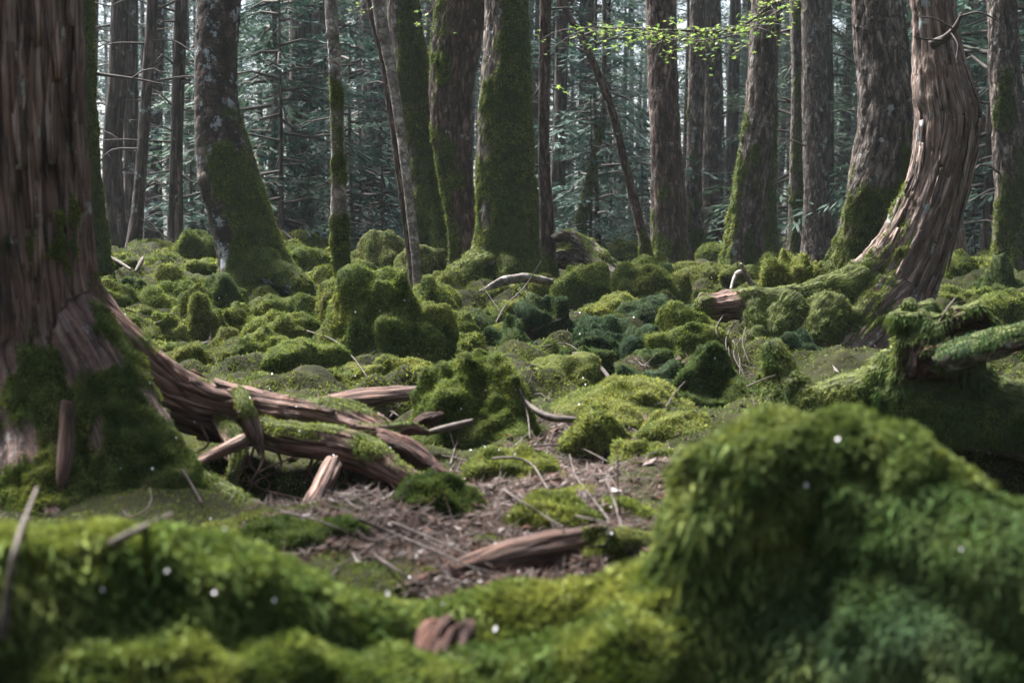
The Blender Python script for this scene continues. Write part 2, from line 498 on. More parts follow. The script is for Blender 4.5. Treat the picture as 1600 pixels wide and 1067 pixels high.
# ------------------------------------------------------------------ moss
C_BRIGHT = np.array([.120, .168, .042]); C_YELLOW = np.array([.215, .238, .075]); C_DEEP = np.array([.038, .066, .020])
C_BLUE = np.array([.030, .062, .042]); C_OLIVE = np.array([.082, .092, .028])

def moss_colour(Pt, tint, n):
    """tint: (bright, yellow, deep, blue, olive) weights"""
    w = np.tile(np.array(tint, float), (len(Pt), 1))
    n1 = fbm(Pt * 3.3, 3, 71); n2 = fbm(Pt * 7.0, 3, 72); n3 = fbm(Pt * 21.0, 2, 73) + 0.8 * fbm(Pt * 11.0, 2, 75)
    w[:, 1] *= np.exp(1.7 * n1 + 1.3 * n3); w[:, 2] *= np.exp(-1.5 * n2 - 1.3 * n3); w[:, 4] *= np.exp(2.2 * n2 * n1 + 0.5 * n3)
    w[:, 3] *= np.exp(1.5 * fbm(Pt * 4.0, 2, 74))
    w /= w.sum(1, keepdims=True)
    c = w @ np.stack([C_BRIGHT, C_YELLOW, C_DEEP, C_BLUE, C_OLIVE])
    return c * (0.55 + 0.9 * rng.random((len(Pt), 1))) if n else c

TINTS = {'bright': (1.0, .35, .35, .02, .10), 'yellow': (.6, 1.0, .15, .0, .25), 'deep': (.35, .05, 1.0, .25, .12),
         'blue': (.08, .02, .6, 1.0, .10), 'olive': (.35, .35, .35, .02, 1.0), 'mixed': (.7, .4, .6, .25, .35), 'trunk': (.45, .28, .75, .03, .75)}

def scatter(V, Fc, Nn, mask, dens, floor=0.25):
    """random points on a skin: about dens per square pixel where it faces the camera, weighed by mask"""
    if Fc.shape[1] == 4: T = np.concatenate([Fc[:, [0, 1, 2]], Fc[:, [0, 2, 3]]])
    else: T = Fc
    a, b, c = V[T[:, 0]], V[T[:, 1]], V[T[:, 2]]
    n = np.cross(b - a, c - a); area = np.linalg.norm(n, axis=1) / 2
    ctr = (a + b + c) / 3
    x, y, d = to_px(ctr)
    vis = (np.abs(x - 800) < 930) & (y > -120) & (y < 1200) & (d > 0.3)
    nv = norm(Nn[T[:, 0]] + Nn[T[:, 1]] + Nn[T[:, 2]])
    cosv = np.sum(nv * norm(CAM - ctr), 1)
    vis &= cosv > -0.25
    pxm = 640.0 / 1000 * F_PX / d                      # pixels of the render per metre
    w = area * pxm ** 2 * np.clip(np.abs(cosv), floor, 1) * dens * mask[T].mean(1) * vis
    cnt = rng.poisson(np.clip(w, 0, 500))
    k = np.repeat(np.arange(len(T)), cnt)
    r1 = np.sqrt(rng.random(len(k))); r2 = rng.random(len(k))
    u, v, q = (1 - r1)[:, None], (r1 * (1 - r2))[:, None], (r1 * r2)[:, None]
    Pt = a[k] * u + b[k] * v + c[k] * q
    Nt = norm(Nn[T[k, 0]] * u + Nn[T[k, 1]] * v + Nn[T[k, 2]] * q)
    return Pt, Nt, pxm[k]

TOTAL = [0]
def moss(parent, V, Fc, Nn, mask, tint='bright', dens=1.0, length=2.7, width=1.15, lmin=.010, lmax=.05, wmin=.0035, droop=0.15, lean=0.75, name='moss'):
    """grow leaf-sized moss shoots on a skin, as one part of the thing"""
    Pt, Nt, pm = scatter(V, Fc, Nn, mask, dens)
    n = len(Pt)
    if n < 5: return None
    L = np.clip(length / pm, lmin, lmax) * (0.55 + 0.9 * rng.random(n)) * (1.0 + 0.45 * fbm(Pt * 16, 2, 91))
    W = np.clip(width / pm, wmin, 0.02) * (0.7 + 0.6 * rng.random(n))
    dr = norm(Nt + lean * rng.normal(size=(n, 3)) * 0.6 + np.array([0, 0, 0.25 - droop]))
    side = norm(np.cross(dr, rng.normal(size=(n, 3))))
    tip = Pt + dr * L[:, None] + np.array([0, 0, -1.0]) * (L * droop)[:, None]
    base = Pt - Nt * (L * 0.25)[:, None]
    if isinstance(tint, str): tint = TINTS[tint]
    cc = moss_colour(Pt, tint, True)
    if np.median(pm) > 300:
        mid = Pt + dr * (L * 0.5)[:, None]
        VV = np.stack([base, mid - side * (W / 2)[:, None], tip, mid + side * (W / 2)[:, None]], 1).reshape(-1, 3)
        k = 4
    else:
        VV = np.stack([base - side * (W * .62)[:, None], base + side * (W * .62)[:, None], tip], 1).reshape(-1, 3)
        k = 3
    FF = np.arange(k * n).reshape(n, k)
    c4 = np.repeat(cc, k, 0); c4[2::k] *= 1.15
    m = mesh(name, local(VV, parent) if parent is not None else VV, FF, M_MOSS, {'col': c4, 'nrm': np.repeat(Nt, k, 0)}, False)
    TOTAL[0] += n * (k - 2)
    return obj(name, m, parent, kind='stuff')
# ------------------------------------------------------------------ the ground
def build_ground():
    ang = np.concatenate([np.radians(np.linspace(-180, -25, 26, endpoint=False)), np.radians(np.linspace(-25, 25, 340)), np.radians(np.linspace(25, 180, 26)[1:-1])])
    r = np.concatenate([np.geomspace(0.6, 3.9, 70), np.geomspace(3.95, 13.9, 260), np.geomspace(14, 45, 56), np.geomspace(47, 260, 16)])
    A, R = np.meshgrid(ang, r)
    x, y = (R * np.sin(A)).ravel(), (R * np.cos(A)).ravel()
    z = ground_z(x, y)
    V = np.stack([x, y, z], 1)
    n, m = len(r), len(ang)
    i, j = np.meshgrid(np.arange(n - 1), np.arange(m), indexing='ij')
    a = i * m + j; b = i * m + (j + 1) % m
    Fc = np.stack([b, a, a + m, b + m], -1).reshape(-1, 4)
    lm = litter_mask(x, y)
    V = np.concatenate([V, [[0, 0, ground_z(np.zeros(1), np.zeros(1))[0]]]])
    Fc = Fc[:, ::-1]
    Fc0 = Fc
    centre = np.stack([np.full(m // 2, n * m), np.arange(m // 2) * 2, np.arange(m // 2) * 2 + 1, (np.arange(m // 2) * 2 + 2) % m], 1)
    Fc = np.concatenate([Fc, centre])
    mo = np.append(1 - lm, 0)
    obj('ground', mesh('ground', V, Fc, M_GROUND, {'moss': mo}), kind='structure')
    Nn = normals(V, Fc)
    assert Nn[:, 2].mean() > 0
    gate = np.append(smooth(-0.5, 0.5, fbm(np.stack([x, y, 0 * x], 1) * 5, 3, 55) + 0.30) * (1 - lm), 0)
    gate *= 1 - 0.85 * smooth(11, 24, V[:, 1])
    o = moss(None, V, Fc0, Nn, gate, (.6, .30, .95, .06, .45), dens=0.36, length=3.2, width=1.5, lean=0.9, name='moss_carpet')
    o['label'] = 'low green moss carpet covering the forest floor between the mounds'
    o['category'] = 'moss'
build_ground()

# ------------------------------------------------------------------ mossy mounds
def mound(px, py, w, h, tint, label, name='mossy_boulder', cat='mossy boulder', deep=0.85, dens=0.64, lump=1.0, bare=0.0, Y=None, group='mossy boulders on the forest floor', droop=0.15):
    sd = int(px * 7 + py * 13)
    c = hit(px, py) if Y is None else P(px, py, Y)
    d = c[1]
    rx, rz = w * 1.16 / 2 / F_PX * d, h * 1.28 / F_PX * d
    ry = max(rx * deep, rz * 0.5)
    ctr = c + np.array([0, ry * 0.75, 0])
    nt = int(np.clip(w * 0.52, 30, 100)); npz = int(np.clip(nt * 0.5, 16, 56))
    th = np.linspace(0, 2 * np.pi, nt, endpoint=False); ph = np.linspace(0.0, 2.15, npz)
    PH, TH = np.meshgrid(ph, th, indexing='ij')
    u = np.stack([np.sin(PH) * np.cos(TH), np.sin(PH) * np.sin(TH), np.cos(PH)], -1).reshape(-1, 3)
    f = 1 + lump * (0.26 * fbm(u * 1.25 + sd, 2, 1) + 0.13 * (np.sqrt(fbm(u * 1.7 + sd, 1, 2) ** 2 + .02) - 0.4) + 0.05 * fbm(u * 7 + sd, 2, 3))
    q = u
    V = q * f[:, None] * np.array([rx, ry, rz])
    V[:, 2] = V[:, 2] - max(0, V[:, 2].max() - rz)
    V[:, 2] += 0
    low = smooth(0.0, -0.5, u[:, 2])
    V[:, :2] *= (1 - 0.18 * low)[:, None]
    V[:, 2] -= 0.5 * rz * low
    W = V + ctr
    W += (0.010 * fbm(W * 16, 2, 8) + min(.05, .22 * rz) * (np.sqrt(fbm(W * (1.5 / max(rx, .12)) + sd, 2, 9) ** 2 + .02) - 0.35) * 0.9)[:, None] * norm(V)
    i, j = np.meshgrid(np.arange(npz - 1), np.arange(nt), indexing='ij')
    a = i * nt + j; b = i * nt + (j + 1) % nt
    Fc = np.stack([a, a + nt, b + nt, b], -1).reshape(-1, 4)
    Nn = normals(W, Fc)
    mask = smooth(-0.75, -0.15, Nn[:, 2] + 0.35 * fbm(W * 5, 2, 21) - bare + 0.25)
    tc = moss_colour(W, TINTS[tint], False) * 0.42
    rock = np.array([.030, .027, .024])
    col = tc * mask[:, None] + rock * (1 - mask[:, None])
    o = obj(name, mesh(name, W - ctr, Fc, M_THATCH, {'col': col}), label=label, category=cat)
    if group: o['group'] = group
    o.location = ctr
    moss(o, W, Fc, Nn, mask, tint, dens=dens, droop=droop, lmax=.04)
    return o

MOUNDS = [
 # left field
 (190, 396, 75, 26, 'bright', 'small moss mound at the top of the left field beside the peeling trunk'),
 (296, 408, 92, 40, 'bright', 'rounded moss mound on the skyline left of the leaning banded trunk'),
 (246, 422, 66, 26, 'bright', 'low moss mound just below the skyline in the left field'),
 (182, 442, 66, 38, 'olive', 'olive moss mound touching the edge of the peeling trunk'),
 (256, 452, 84, 30, 'bright', 'flat bright moss mound in the middle of the left field'),
 (308, 438, 70, 26, 'bright', 'small moss mound left of the foot of the leaning banded trunk'),
 (205, 492, 96, 34, 'bright', 'broad moss mound right of the peeling trunk at mid height'),
 (272, 486, 112, 38, 'bright', 'long moss mound with a shaded lip in the left field'),
 (176, 530, 60, 34, 'deep', 'dark moss mound tucked behind the peeling trunk'),
 (345, 492, 84, 52, 'deep', 'deep green moss mound behind the brightest two lobed cushion'),
 (308, 532, 76, 66, 'bright', 'bright emerald moss cushion standing upright in the left field'),
 (262, 536, 66, 34, 'bright', 'little moss cushion left of the upright emerald cushion'),
 (462, 452, 128, 56, 'bright', 'large shaggy moss mound right of the leaning trunk base'),
 (384, 456, 100, 42, 'bright', 'moss mound spreading in front of the leaning banded trunk'),
 (503, 474, 62, 46, 'yellow', 'pale round moss cushion left of the mossy sapling'),
 (438, 540, 96, 40, 'bright', 'smooth moss mound left of the sapling boulder'),
 (372, 524, 70, 40, 'bright', 'moss mound right of the upright emerald cushion'),
 (300, 592, 116, 46, 'olive', 'wide moss mound above the long bare root'),
 (392, 580, 92, 48, 'bright', 'arching moss ridge left end below the left field'),
 (452, 606, 150, 56, 'bright', 'curved worm shaped moss ridge above the long bare root'),
 (524, 616, 112, 34, 'yellow', 'low yellow green moss ridge near the brown pole'),
 (402, 622, 92, 30, 'bright', 'low moss mound directly behind the long bare root'),
 (330, 616, 64, 24, 'yellow', 'small yellowish moss mound behind the buttress of the peeling trunk'),
 (474, 506, 84, 34, 'bright', 'low moss mound between the left field and the sapling boulder'),
 (236, 574, 72, 30, 'bright', 'moss mound next to the peeling trunk above the bare root'),
 (420, 500, 70, 30, 'bright', 'small moss mound in the hollow left of the pale round cushion'),
 # centre
 (604, 586, 180, 132, 'bright', 'big shaggy mossy boulder that carries the thin sapling'),
 (545, 528, 108, 76, 'olive', 'left shoulder mound of the sapling boulder over a dark hollow'),
 (654, 584, 110, 88, 'bright', 'right shoulder mound of the sapling boulder'),
 (636, 612, 104, 44, 'yellow', 'light green moss mound below the dark hollow'),
 (600, 436, 82, 60, 'olive', 'moss capped stump with hanging strands beside the pale leaning stem'),
 (654, 448, 84, 52, 'olive', 'mossy hump between the capped stump and the big central trunk'),
 (704, 482, 72, 48, 'olive', 'brownish moss hump below the big central trunk'),
 (672, 500, 78, 54, 'bright', 'moss hump right of the sapling boulder shoulder'),
 (745, 534, 76, 42, 'deep', 'dark green moss cushion with an overhanging rim in the centre'),
 (762, 482, 84, 28, 'olive', 'low brown green mound at the foot of the central trunk'),
 (812, 508, 64, 34, 'yellow', 'small pale moss mound beside the long diagonal twig'),
 (908, 480, 82, 54, 'bright', 'tidy dome of bright moss right of the long diagonal twig'),
 (848, 472, 74, 34, 'yellow', 'flat yellow moss patch left of the tidy dome'),
 (1012, 474, 112, 54, 'bright', 'wide domed moss boulder left of the reddish root end'),
 (1058, 470, 50, 34, 'olive', 'small olive moss knob on the right of the wide domed boulder'),
 (968, 498, 92, 32, 'yellow', 'yellow moss slab between the two domes'),
 (1030, 524, 116, 50, 'blue', 'dark bluish moss boulder above the big round bright one'),
 (872, 540, 104, 62, 'blue', 'dark jagged lava rock with thin bluish moss in the centre'),
 (802, 566, 116, 56, 'blue', 'dark blue green leafy moss mound left of the jagged rock'),
 (962, 572, 124, 60, 'blue', 'dark mossy hump between the jagged rock and the big round boulder'),
 (1070, 574, 128, 76, 'bright', 'big round bright moss boulder right of centre'),
 (1112, 650, 142, 82, 'deep', 'dark moss boulder with a lighter crown below the big round one'),
 (1020, 622, 92, 44, 'blue', 'dark low moss boulder left of the one with the lighter crown'),
 (912, 596, 80, 44, 'deep', 'shaded moss hump under the bent brown stick'),
 (862, 622, 136, 54, 'yellow', 'smooth yellow green moss mound behind the shaggy overhanging boulder'),
 (742, 692, 172, 112, 'bright', 'shaggy moss boulder with a dark overhung base in the middle of the clearing'),
 (985, 668, 200, 58, 'yellow', 'long sloping yellow moss bank in the centre'),
 (926, 716, 108, 58, 'bright', 'soft round moss mound at the edge of the leaf litter'),
 (800, 760, 150, 46, 'yellow', 'flat moss hump in the leaf litter crossed by bare twigs'),
 (860, 830, 110, 40, 'bright', 'low moss cushion in the litter behind the reddish fallen log'),
 (455, 872, 190, 40, 'deep', 'low dark moss patch in the litter left of the reddish fallen log'),
 (688, 810, 120, 54, 'deep', 'dark moss mound against the broken end of the bare root'),
 # right
 (1256, 452, 70, 34, 'yellow', 'yellow moss mound below the sprouting moss tufts'),
 (1570, 512, 84, 46, 'bright', 'green moss dome at the right edge under the dark block'),
 (1576, 466, 76, 56, 'deep', 'dark blocky moss boulder at the right edge'),
 (1500, 480, 92, 26, 'yellow', 'low yellow green moss mound right of the twisted cypress'),
 (1262, 574, 84, 46, 'blue', 'dark bluish moss lump behind the beak shaped snag'),
 (1190, 612, 36, 20, 'bright', 'tiny moss cushion left of the beak shaped snag'),
 (1068, 432, 56, 18, 'olive', 'thin olive moss hump at the foot of the tall grey trunk'),
 (1110, 446, 90, 26, 'olive', 'flat olive moss hump left of the broken white stake'),
 (1530, 560, 120, 40, 'olive', 'olive moss hump between the dark branch and the fallen log'),
 (1190, 470, 80, 26, 'olive', 'moss hump behind the broken white stake'),
 (1322, 606, 110, 40, 'deep', 'dark moss mound in front of the foot of the twisted cypress'),
 (1062, 690, 120, 36, 'yellow', 'low pale moss mound right end of the sloping bank'),
 (1005, 735, 80, 34, 'bright', 'little moss mound on the right rim of the leaf litter'),
 (622, 812, 70, 22, 'deep', 'thin moss pad in the litter under the broken root'),
 (545, 846, 84, 22, 'bright', 'flat moss pad in the litter left of the long straight twig'),
 (905, 792, 64, 22, 'yellow', 'flat pale moss pad in the middle of the litter'),
 (980, 812, 80, 26, 'bright', 'moss pad at the right end of the litter by the stiff grey twig'),
 (765, 862, 60, 16, 'olive', 'tiny olive moss pad behind the reddish fallen log'),
 (400, 842, 110, 26, 'bright', 'low moss mound at the left rim of the litter'),
 (330, 868, 120, 30, 'yellow', 'yellow green moss mound at the foot of the buttress'),
 (640, 905, 80, 18, 'bright', 'small moss pad beside the left end of the reddish log'),
 (950, 440, 90, 22, 'olive', 'flat dull moss hump below the arched dead branch'),
]
for k, (px, py, w, h, tint, lab) in enumerate(MOUNDS):
    kw = {}
    if tint == 'blue': kw = dict(lump=1.5, droop=0.35)
    if 'jagged' in lab: kw = dict(lump=2.2, bare=0.45, name='lava_rock', cat='rock')
    if 'capped stump' in lab: kw = dict(bare=0.25, droop=0.6, name='mossy_stump', cat='stump', deep=0.7)
    if 'overhang' in lab: kw.update(bare=0.35, droop=0.5)
    if 'bank' in lab: kw.update(deep=0.9, lump=0.6)
    mound(px, py, w, h, tint, lab, **kw)

# further small mounds that fill the field between the named ones; label by neighbours
FILL = []
def near_label(px, py):
    best = sorted(MOUNDS, key=lambda m: (m[0] - px) ** 2 + 2.5 * (m[1] - py) ** 2)[0]
    lr = 'left' if px < best[0] else 'right'
    short = best[5].split(' beside ')[0].split(' just ')[0]
    return lr, short
for k in range(3000):
    if len(FILL) >= 95: break
    px, py = rng.uniform(150, 1600), 395 + 240 * rng.random() ** 1.3
    w = rng.uniform(46, 96) * (0.75 + (py - 400) / 300)
    if px > 700 and (py > 600 or rng.random() < 0.5): continue
    if px > 1080 and py > 480 or 1270 < px < 1480 and py > 432: continue
    if any(abs(px - m[0]) < (w + m[2]) * 0.27 and abs(py - m[1]) < (0.5 * w + m[3]) * 0.32 for m in MOUNDS): continue
    if any(abs(px - m[0]) < (w + m[2]) * 0.30 and abs(py - m[1]) < 14 for m in FILL): continue
    FILL.append((px, py, w, w * rng.uniform(0.36, 0.55), ['bright', 'yellow', 'olive', 'deep', 'bright'][k % 5]))
used = {}
for px, py, w, h, tint in sorted(FILL):
    lr, short = near_label(px, py)
    key = (lr, short)
    used[key] = used.get(key, 0) + 1
    lab = f'small moss cushion to the {lr} of the ' + short.replace('the ', '', 1)
    lab = ' '.join(lab.split()[:15])
    if lab.split()[-1] in ('the', 'of', 'with', 'a', 'in', 'by', 'and', 'right', 'left', 'under', 'over', 'below', 'above', 'big', 'dark', 'bare', 'to', 'at', 'behind', 'long', 'that'):
        while lab.split()[-1] in ('the', 'of', 'with', 'a', 'in', 'by', 'and', 'right', 'left', 'under', 'over', 'below', 'above', 'big', 'dark', 'bare', 'to', 'at', 'behind', 'long', 'that'): lab = lab.rsplit(' ', 1)[0]
    if used[key] > 1: lab = ['', 'second ', 'third ', 'fourth ', 'fifth ', 'sixth ', 'seventh ', 'eighth ', 'ninth ', 'tenth '][min(used[key] - 1, 9)] + lab
    mound(px, py, w, h, tint, lab, name='moss_cushion', cat='moss cushion', group='small moss cushions between the boulders')

# ------------------------------------------------------------------ trees
def moss_mask(V, Nn, h, spec):
    """spec: height the moss climbs, bias, side direction, side weight"""
    H, bias, side, sw = spec
    m = bias + 0.55 * (1 - np.clip(h / H, 0, 1.6)) + sw * (Nn @ norm(np.array(side, float))) + 0.42 * fbm(V * np.array([5, 5, 3.2]), 4, 31)
    return smooth(0.42, 0.62, m)

def bark_relief(bk, amp, across, along, seed=0, plates=False):
    q = bk * np.array([across, across, along])
    q = q + 0.35 * np.stack([vnoise(q * 0.6 + 9, seed + 5), vnoise(q * 0.6 + 31, seed + 6), vnoise(q * 0.6 + 77, seed + 7)], 1)
    n = fbm(q, 3, seed)
    groove = smooth(0.30, 0.0, np.abs(n))
    step = np.round((vnoise(q * 0.8 + 50, seed + 3) * 1.5 + 0.5) * 2) / 2
    d = -groove * 0.9 + (0.45 * step if plates else 0.3 * vnoise(q * 0.45, seed + 4))
    return amp * (d + 0.25 * fbm(q * 2.6, 2, seed + 9))

def tree(label, pts, Y, mat, bark=(.008, 26, 5, True), mspec=None, tint='trunk', flare=(0.5, 0.28, 4), zmax=6.0, group=None, name='tree', dens=0.8, lobes_seed=1, droop=0.4, lmax=.045):
    """a trunk from photo points (px, py, width[, distance]) listed from base to top; returns the Empty"""
    p4 = []
    for q in pts:
        yy = q[3] if len(q) > 3 else Y
        v = P(q[0], q[1], yy)
        p4.append([*v, q[2] / 2 / F_PX * yy])
    p4 = np.array(p4)
    b0 = p4[0].copy()
    gz = float(ground_z(b0[0], b0[1])) if True else b0[2]
    base = np.array([b0[0], b0[1], min(b0[2], gz)])
    dirb = norm(p4[0, :3] - p4[1, :3])
    low = p4[0].copy(); low[:3] += dirb * 0.3; low[2] = min(low[2], gz - 0.15)
    up = norm(p4[-1, :3] - p4[-2, :3]); up = norm(up + np.array([0, 0, 0.6]))
    ext = []
    if zmax > p4[-1, 2] + 0.3:
        L = (zmax - p4[-1, 2]) / up[2]
        for t in (0.33, 0.66, 1.0):
            ext.append([*(p4[-1, :3] + up * L * t), p4[-1, 3] * (1 - 0.25 * t)])
    allp = np.concatenate([[low], p4] + ([np.array(ext)] if ext else []))
    wmax = max(q[2] for q in pts)
    ns = int(np.clip(wmax * 1.05, 12, 90))
    st = float(np.clip(Y / F_PX / 0.64 * 3.0, 0.02, 0.2))
    ph = lobes_seed * 1.7
    def rf(c, s, th):
        h = np.maximum(c[:, 2] - base[2], 0)[:, None]
        fl = flare[0] * np.exp(-h / flare[1])
        lob = 1 + 0.45 * np.cos(flare[2] * th[None] + ph + h * 1.3) + 0.25 * np.cos((flare[2] + 3) * th[None] + 2.1 * ph)
        return 1 + fl * lob + 0.03 * np.cos(3 * th[None] + h * 2.0) + 0.03 * np.cos(2 * th[None] - h * 3.0 + ph)
    tb = Tube(allp, ns, st, True, rf, coarse_z=1.0 + 0.19 * Y)
    V = tb.V.copy(); Nn = normals(V, tb.F)
    h = V[:, 2] - base[2]
    V += Nn * (bark_relief(tb.bk + lobes_seed * 3.1, *bark[:3], seed=int(lobes_seed * 7), plates=bark[3]))[:, None]
    mk = moss_mask(V, Nn, h, mspec) if mspec else np.zeros(len(V))
    V += Nn * (mk * 0.012 * (0.6 + 0.8 * fbm(V * 18, 2, 5)))[:, None]
    root = thing(name, label, 'tree', base, group)
    obj('trunk', mesh('trunk', V - base, tb.F, mat, {'moss': mk, 'bk': tb.bk + lobes_seed * 3.1}), root)
    if mspec:
        moss(root, V, tb.F, normals(V, tb.F), mk, tint, dens=dens, droop=droop, lmax=.022, length=2.2, lmin=.008)
    return root, tb

def child_tube(root, name, pts, Y, mat, relief=(.006, 30, 2.5, False), mspec=None, tint='trunk', seed=0, dens=0.8, nseg=None, flat=1.0, step=None, label=None, droop=0.3, top_moss=None):
    """a root, branch or stub of a thing, from photo points (px, py, width[, distance])"""
    p4 = []
    for q in pts:
        yy = q[3] if len(q) > 3 else Y
        p4.append([*P(q[0], q[1], yy), q[2] / 2 / F_PX * yy])
    p4 = np.array(p4)
    wmax = max(q[2] for q in pts)
    ns = nseg or int(np.clip(wmax * 1.3, 7, 100))
    st = step or float(np.clip(Y / F_PX / 0.64 * 2.6, 0.006, 0.2))
    tb = Tube(p4, ns, st, True, lambda c, s, th: 1 + 0.10 * np.cos(2 * th[None] + s[:, None] * 3 + seed) + 0.07 * np.cos(3 * th[None] - s[:, None] * 5 + seed * 2), blunt=seed + .5)
    V = tb.V.copy(); Nn = normals(V, tb.F)
    V += Nn * (bark_relief(tb.bk + seed, *relief[:3], seed=seed, plates=relief[3]) + 0.26 * tb.R * fbm(V * 5, 3, seed))[:, None]
    mk = np.zeros(len(V))
    if top_moss is not None:
        Nn = normals(V, tb.F)
        mk = smooth(0.4, 0.6, top_moss + 0.6 * Nn[:, 2] + 0.6 * fbm(V * 6, 3, seed + 2))
    loc = np.array(root.location) if root is not None else np.zeros(3)
    o = obj(name, mesh(name, V - loc, tb.F, mat, {'moss': mk, 'bk': tb.bk + seed}), root)
    if label: o['label'] = label
    if top_moss is not None:
        moss(root, V, tb.F, normals(V, tb.F), mk, tint, dens=dens, droop=droop)
    return o, tb

def bark_strips(root, tb, mat, n, seed, s_rng, th_rng, wid, lng, lift=.012):
    """long shreds of bark, each a thin plate of its own standing off the trunk"""
    rr = np.random.default_rng(seed)
    for k in range(n):
        s0 = rr.uniform(*s_rng); th0 = rr.uniform(*th_rng); L = rr.uniform(*lng); W = rr.uniform(*wid)
        rows = 9; cols = 4
        ss = s0 + np.linspace(0, L, rows)
        c = np.stack([np.interp(ss, tb.s, tb.c[:, q]) for q in range(3)], 1)
        e = norm(np.stack([np.interp(ss, tb.s, tb.e[:, q]) for q in range(3)], 1))
        f = norm(np.stack([np.interp(ss, tb.s, tb.f[:, q]) for q in range(3)], 1))
        Rg = tb.R.reshape(len(tb.s), -1)
        drift = rr.uniform(-.12, .12)
        lf = lift * (0.4 + 1.5 * np.linspace(1, 0, rows) ** 3 * rr.random() + 0.6 * np.linspace(0, 1, rows) ** 4 * rr.random())
        g = []
        for side in (0, 1):
            for i in range(rows):
                t = i / (rows - 1)
                wv = W * (0.25 + 0.75 * math.sin(math.pi * min(1, max(0, 0.08 + 0.84 * t))) ** 0.5) * (1 + 0.18 * rr.normal())
                for j in range(cols):
                    u = (j / (cols - 1) - 0.5)
                    i0 = int(np.clip(np.searchsorted(tb.s, ss[i]), 0, len(tb.s) - 1))
                    r0 = Rg[i0].mean()
                    th = th0 + drift * t + u * wv / r0
                    r1 = Rg[i0][int(round((th % (2 * np.pi)) / (2 * np.pi) * Rg.shape[1])) % Rg.shape[1]]
                    rad = r1 + 0.001 + lf[i] * (1 + 0.5 * abs(u)) - (0.006 if side else 0) + 0.0015 * rr.normal()
                    g.append(c[i] + (e[i] * math.cos(th) + f[i] * math.sin(th)) * rad)
        g = np.array(g); m = rows * cols
        Fc = []
        for i in range(rows - 1):
            for j in range(cols - 1):
                a = i * cols + j
                Fc.append((a, a + 1, a + cols + 1, a + cols)); Fc.append((m + a, m + a + cols, m + a + cols + 1, m + a + 1))
            for a in (i * cols, i * cols + cols - 1):
                Fc.append((a, a + cols, m + a + cols, m + a) if a % cols == 0 else (a, m + a, m + a + cols, a + cols))
        for j in range(cols - 1):
            a = j; b = (rows - 1) * cols + j
            Fc.append((a, m + a, m + a + 1, a + 1)); Fc.append((b, b + 1, m + b + 1, m + b))
        bk = np.tile(np.stack([np.repeat(np.full(rows, th0 * 0.2), cols) + np.tile(np.linspace(0, W, cols), rows), np.full(m, k * .37), np.repeat(ss, cols)], 1), (2, 1))
        obj('bark_strip', mesh('bark_strip', g - np.array(root.location), np.array(Fc), mat, {'bk': bk, 'moss': np.zeros(2 * m)}), root)
def p4(pts, Y):
    out = []
    for q in pts:
        yy = q[3] if len(q) > 3 else Y
        out.append([*P(q[0], q[1], yy), q[2] / 2 / F_PX * yy])
    return np.array(out)

def organic(root, name, chains, Y, voxel, mat, relief, mask_fun, tint, seed=0, dens=0.8, it=4, lump=0.012, lumpf=9, moss_kw=None, knob=1.3, fronds=None):
    """several tubes grown together into one continuous skin with bark relief and moss"""
    tubes = [Tube(p4(c, Y), 28, 0.03) for c in chains]

    V, Fc = remesh([(t.V, t.F) for t in tubes], voxel, it)
    Nn = normals(V, Fc)
    if np.mean(np.sum(Nn * (V - V.mean(0)), 1)) < 0: Fc = Fc[:, ::-1]; Nn = -Nn
    bk = skel_coords(V, tubes) + seed
    V = V + Nn * (bark_relief(bk, *relief[:3], seed=seed, plates=relief[3]) + lump * fbm(V * lumpf, 3, seed + 40) + lump * knob * (np.abs(fbm(V * 13, 2, seed + 44)) - .4))[:, None]
    Nn = normals(V, Fc)
    mk = mask_fun(V, Nn)
    V = V + Nn * (mk * 0.010 * (0.5 + fbm(V * 20, 2, 5)))[:, None]
    Nn = normals(V, Fc)
    loc = np.array(root.location)
    obj(name, mesh(name, V - loc, Fc, mat, {'moss': mk, 'bk': bk}), root)
    moss(root, V, Fc, Nn, mk, tint, dens=dens, **(moss_kw or {}))
    if fronds: moss(root, V, Fc, Nn, mk * smooth(-.3, .3, fbm(V * 7, 2, seed + 60)), fronds, dens=.05, length=15, width=6, lmin=.012, lmax=.04, droop=.6, lean=1.2, name='frond')
    return tubes, V, Fc, mk

# --- the peeling trunk at the left edge
LT = thing('cypress_tree', 'large cypress trunk with peeling reddish bark at the left edge', 'tree', P(60, 840, 4.2))
def lt_mask(V, Nn):
    h = V[:, 2] - 0.3
    n = fbm(V * np.array([6, 6, 4]), 4, 12)
    m = 0.46 - 0.9 * h + 0.30 * Nn[:, 0] + 0.50 * smooth(-1.40, -1.12, V[:, 0]) * smooth(.75, .35, h) + 0.85 * n
    return smooth(0.42, 0.6, m)
LTt = [(70, 900, 380, 4.3), (48, 760, 330, 4.3), (34, 620, 290, 4.3), (24, 480, 262, 4.3), (16, 340, 248, 4.3), (10, 180, 238, 4.3), (8, 0, 232, 4.3), (0, -260, 225, 4.35), (-4, -420, 220, 4.4)]
lt_tubes, *_ = organic(LT, 'trunk', [LTt,
    [(70, 420, 90, 4.35), (110, 510, 110, 4.22), (165, 610, 130, 4.08), (225, 740, 150, 3.95), (285, 850, 150, 3.85), (330, 930, 110, 3.75)],
    [(40, 560, 130, 4.15), (70, 700, 170, 4.02), (90, 840, 200, 3.85), (110, 940, 190, 3.7)],
    [(-60, 560, 160, 4.2), (-80, 720, 200, 4.1), (-90, 900, 220, 3.9)]],
    4.3, 0.0115, M_CYP, (.011, 17, 1.0, False), lt_mask, (.7, .45, .8, .25, .2), 3, 0.8, lump=.006, moss_kw=dict(length=3.2, width=1.6, wmin=.003, lmin=.006))
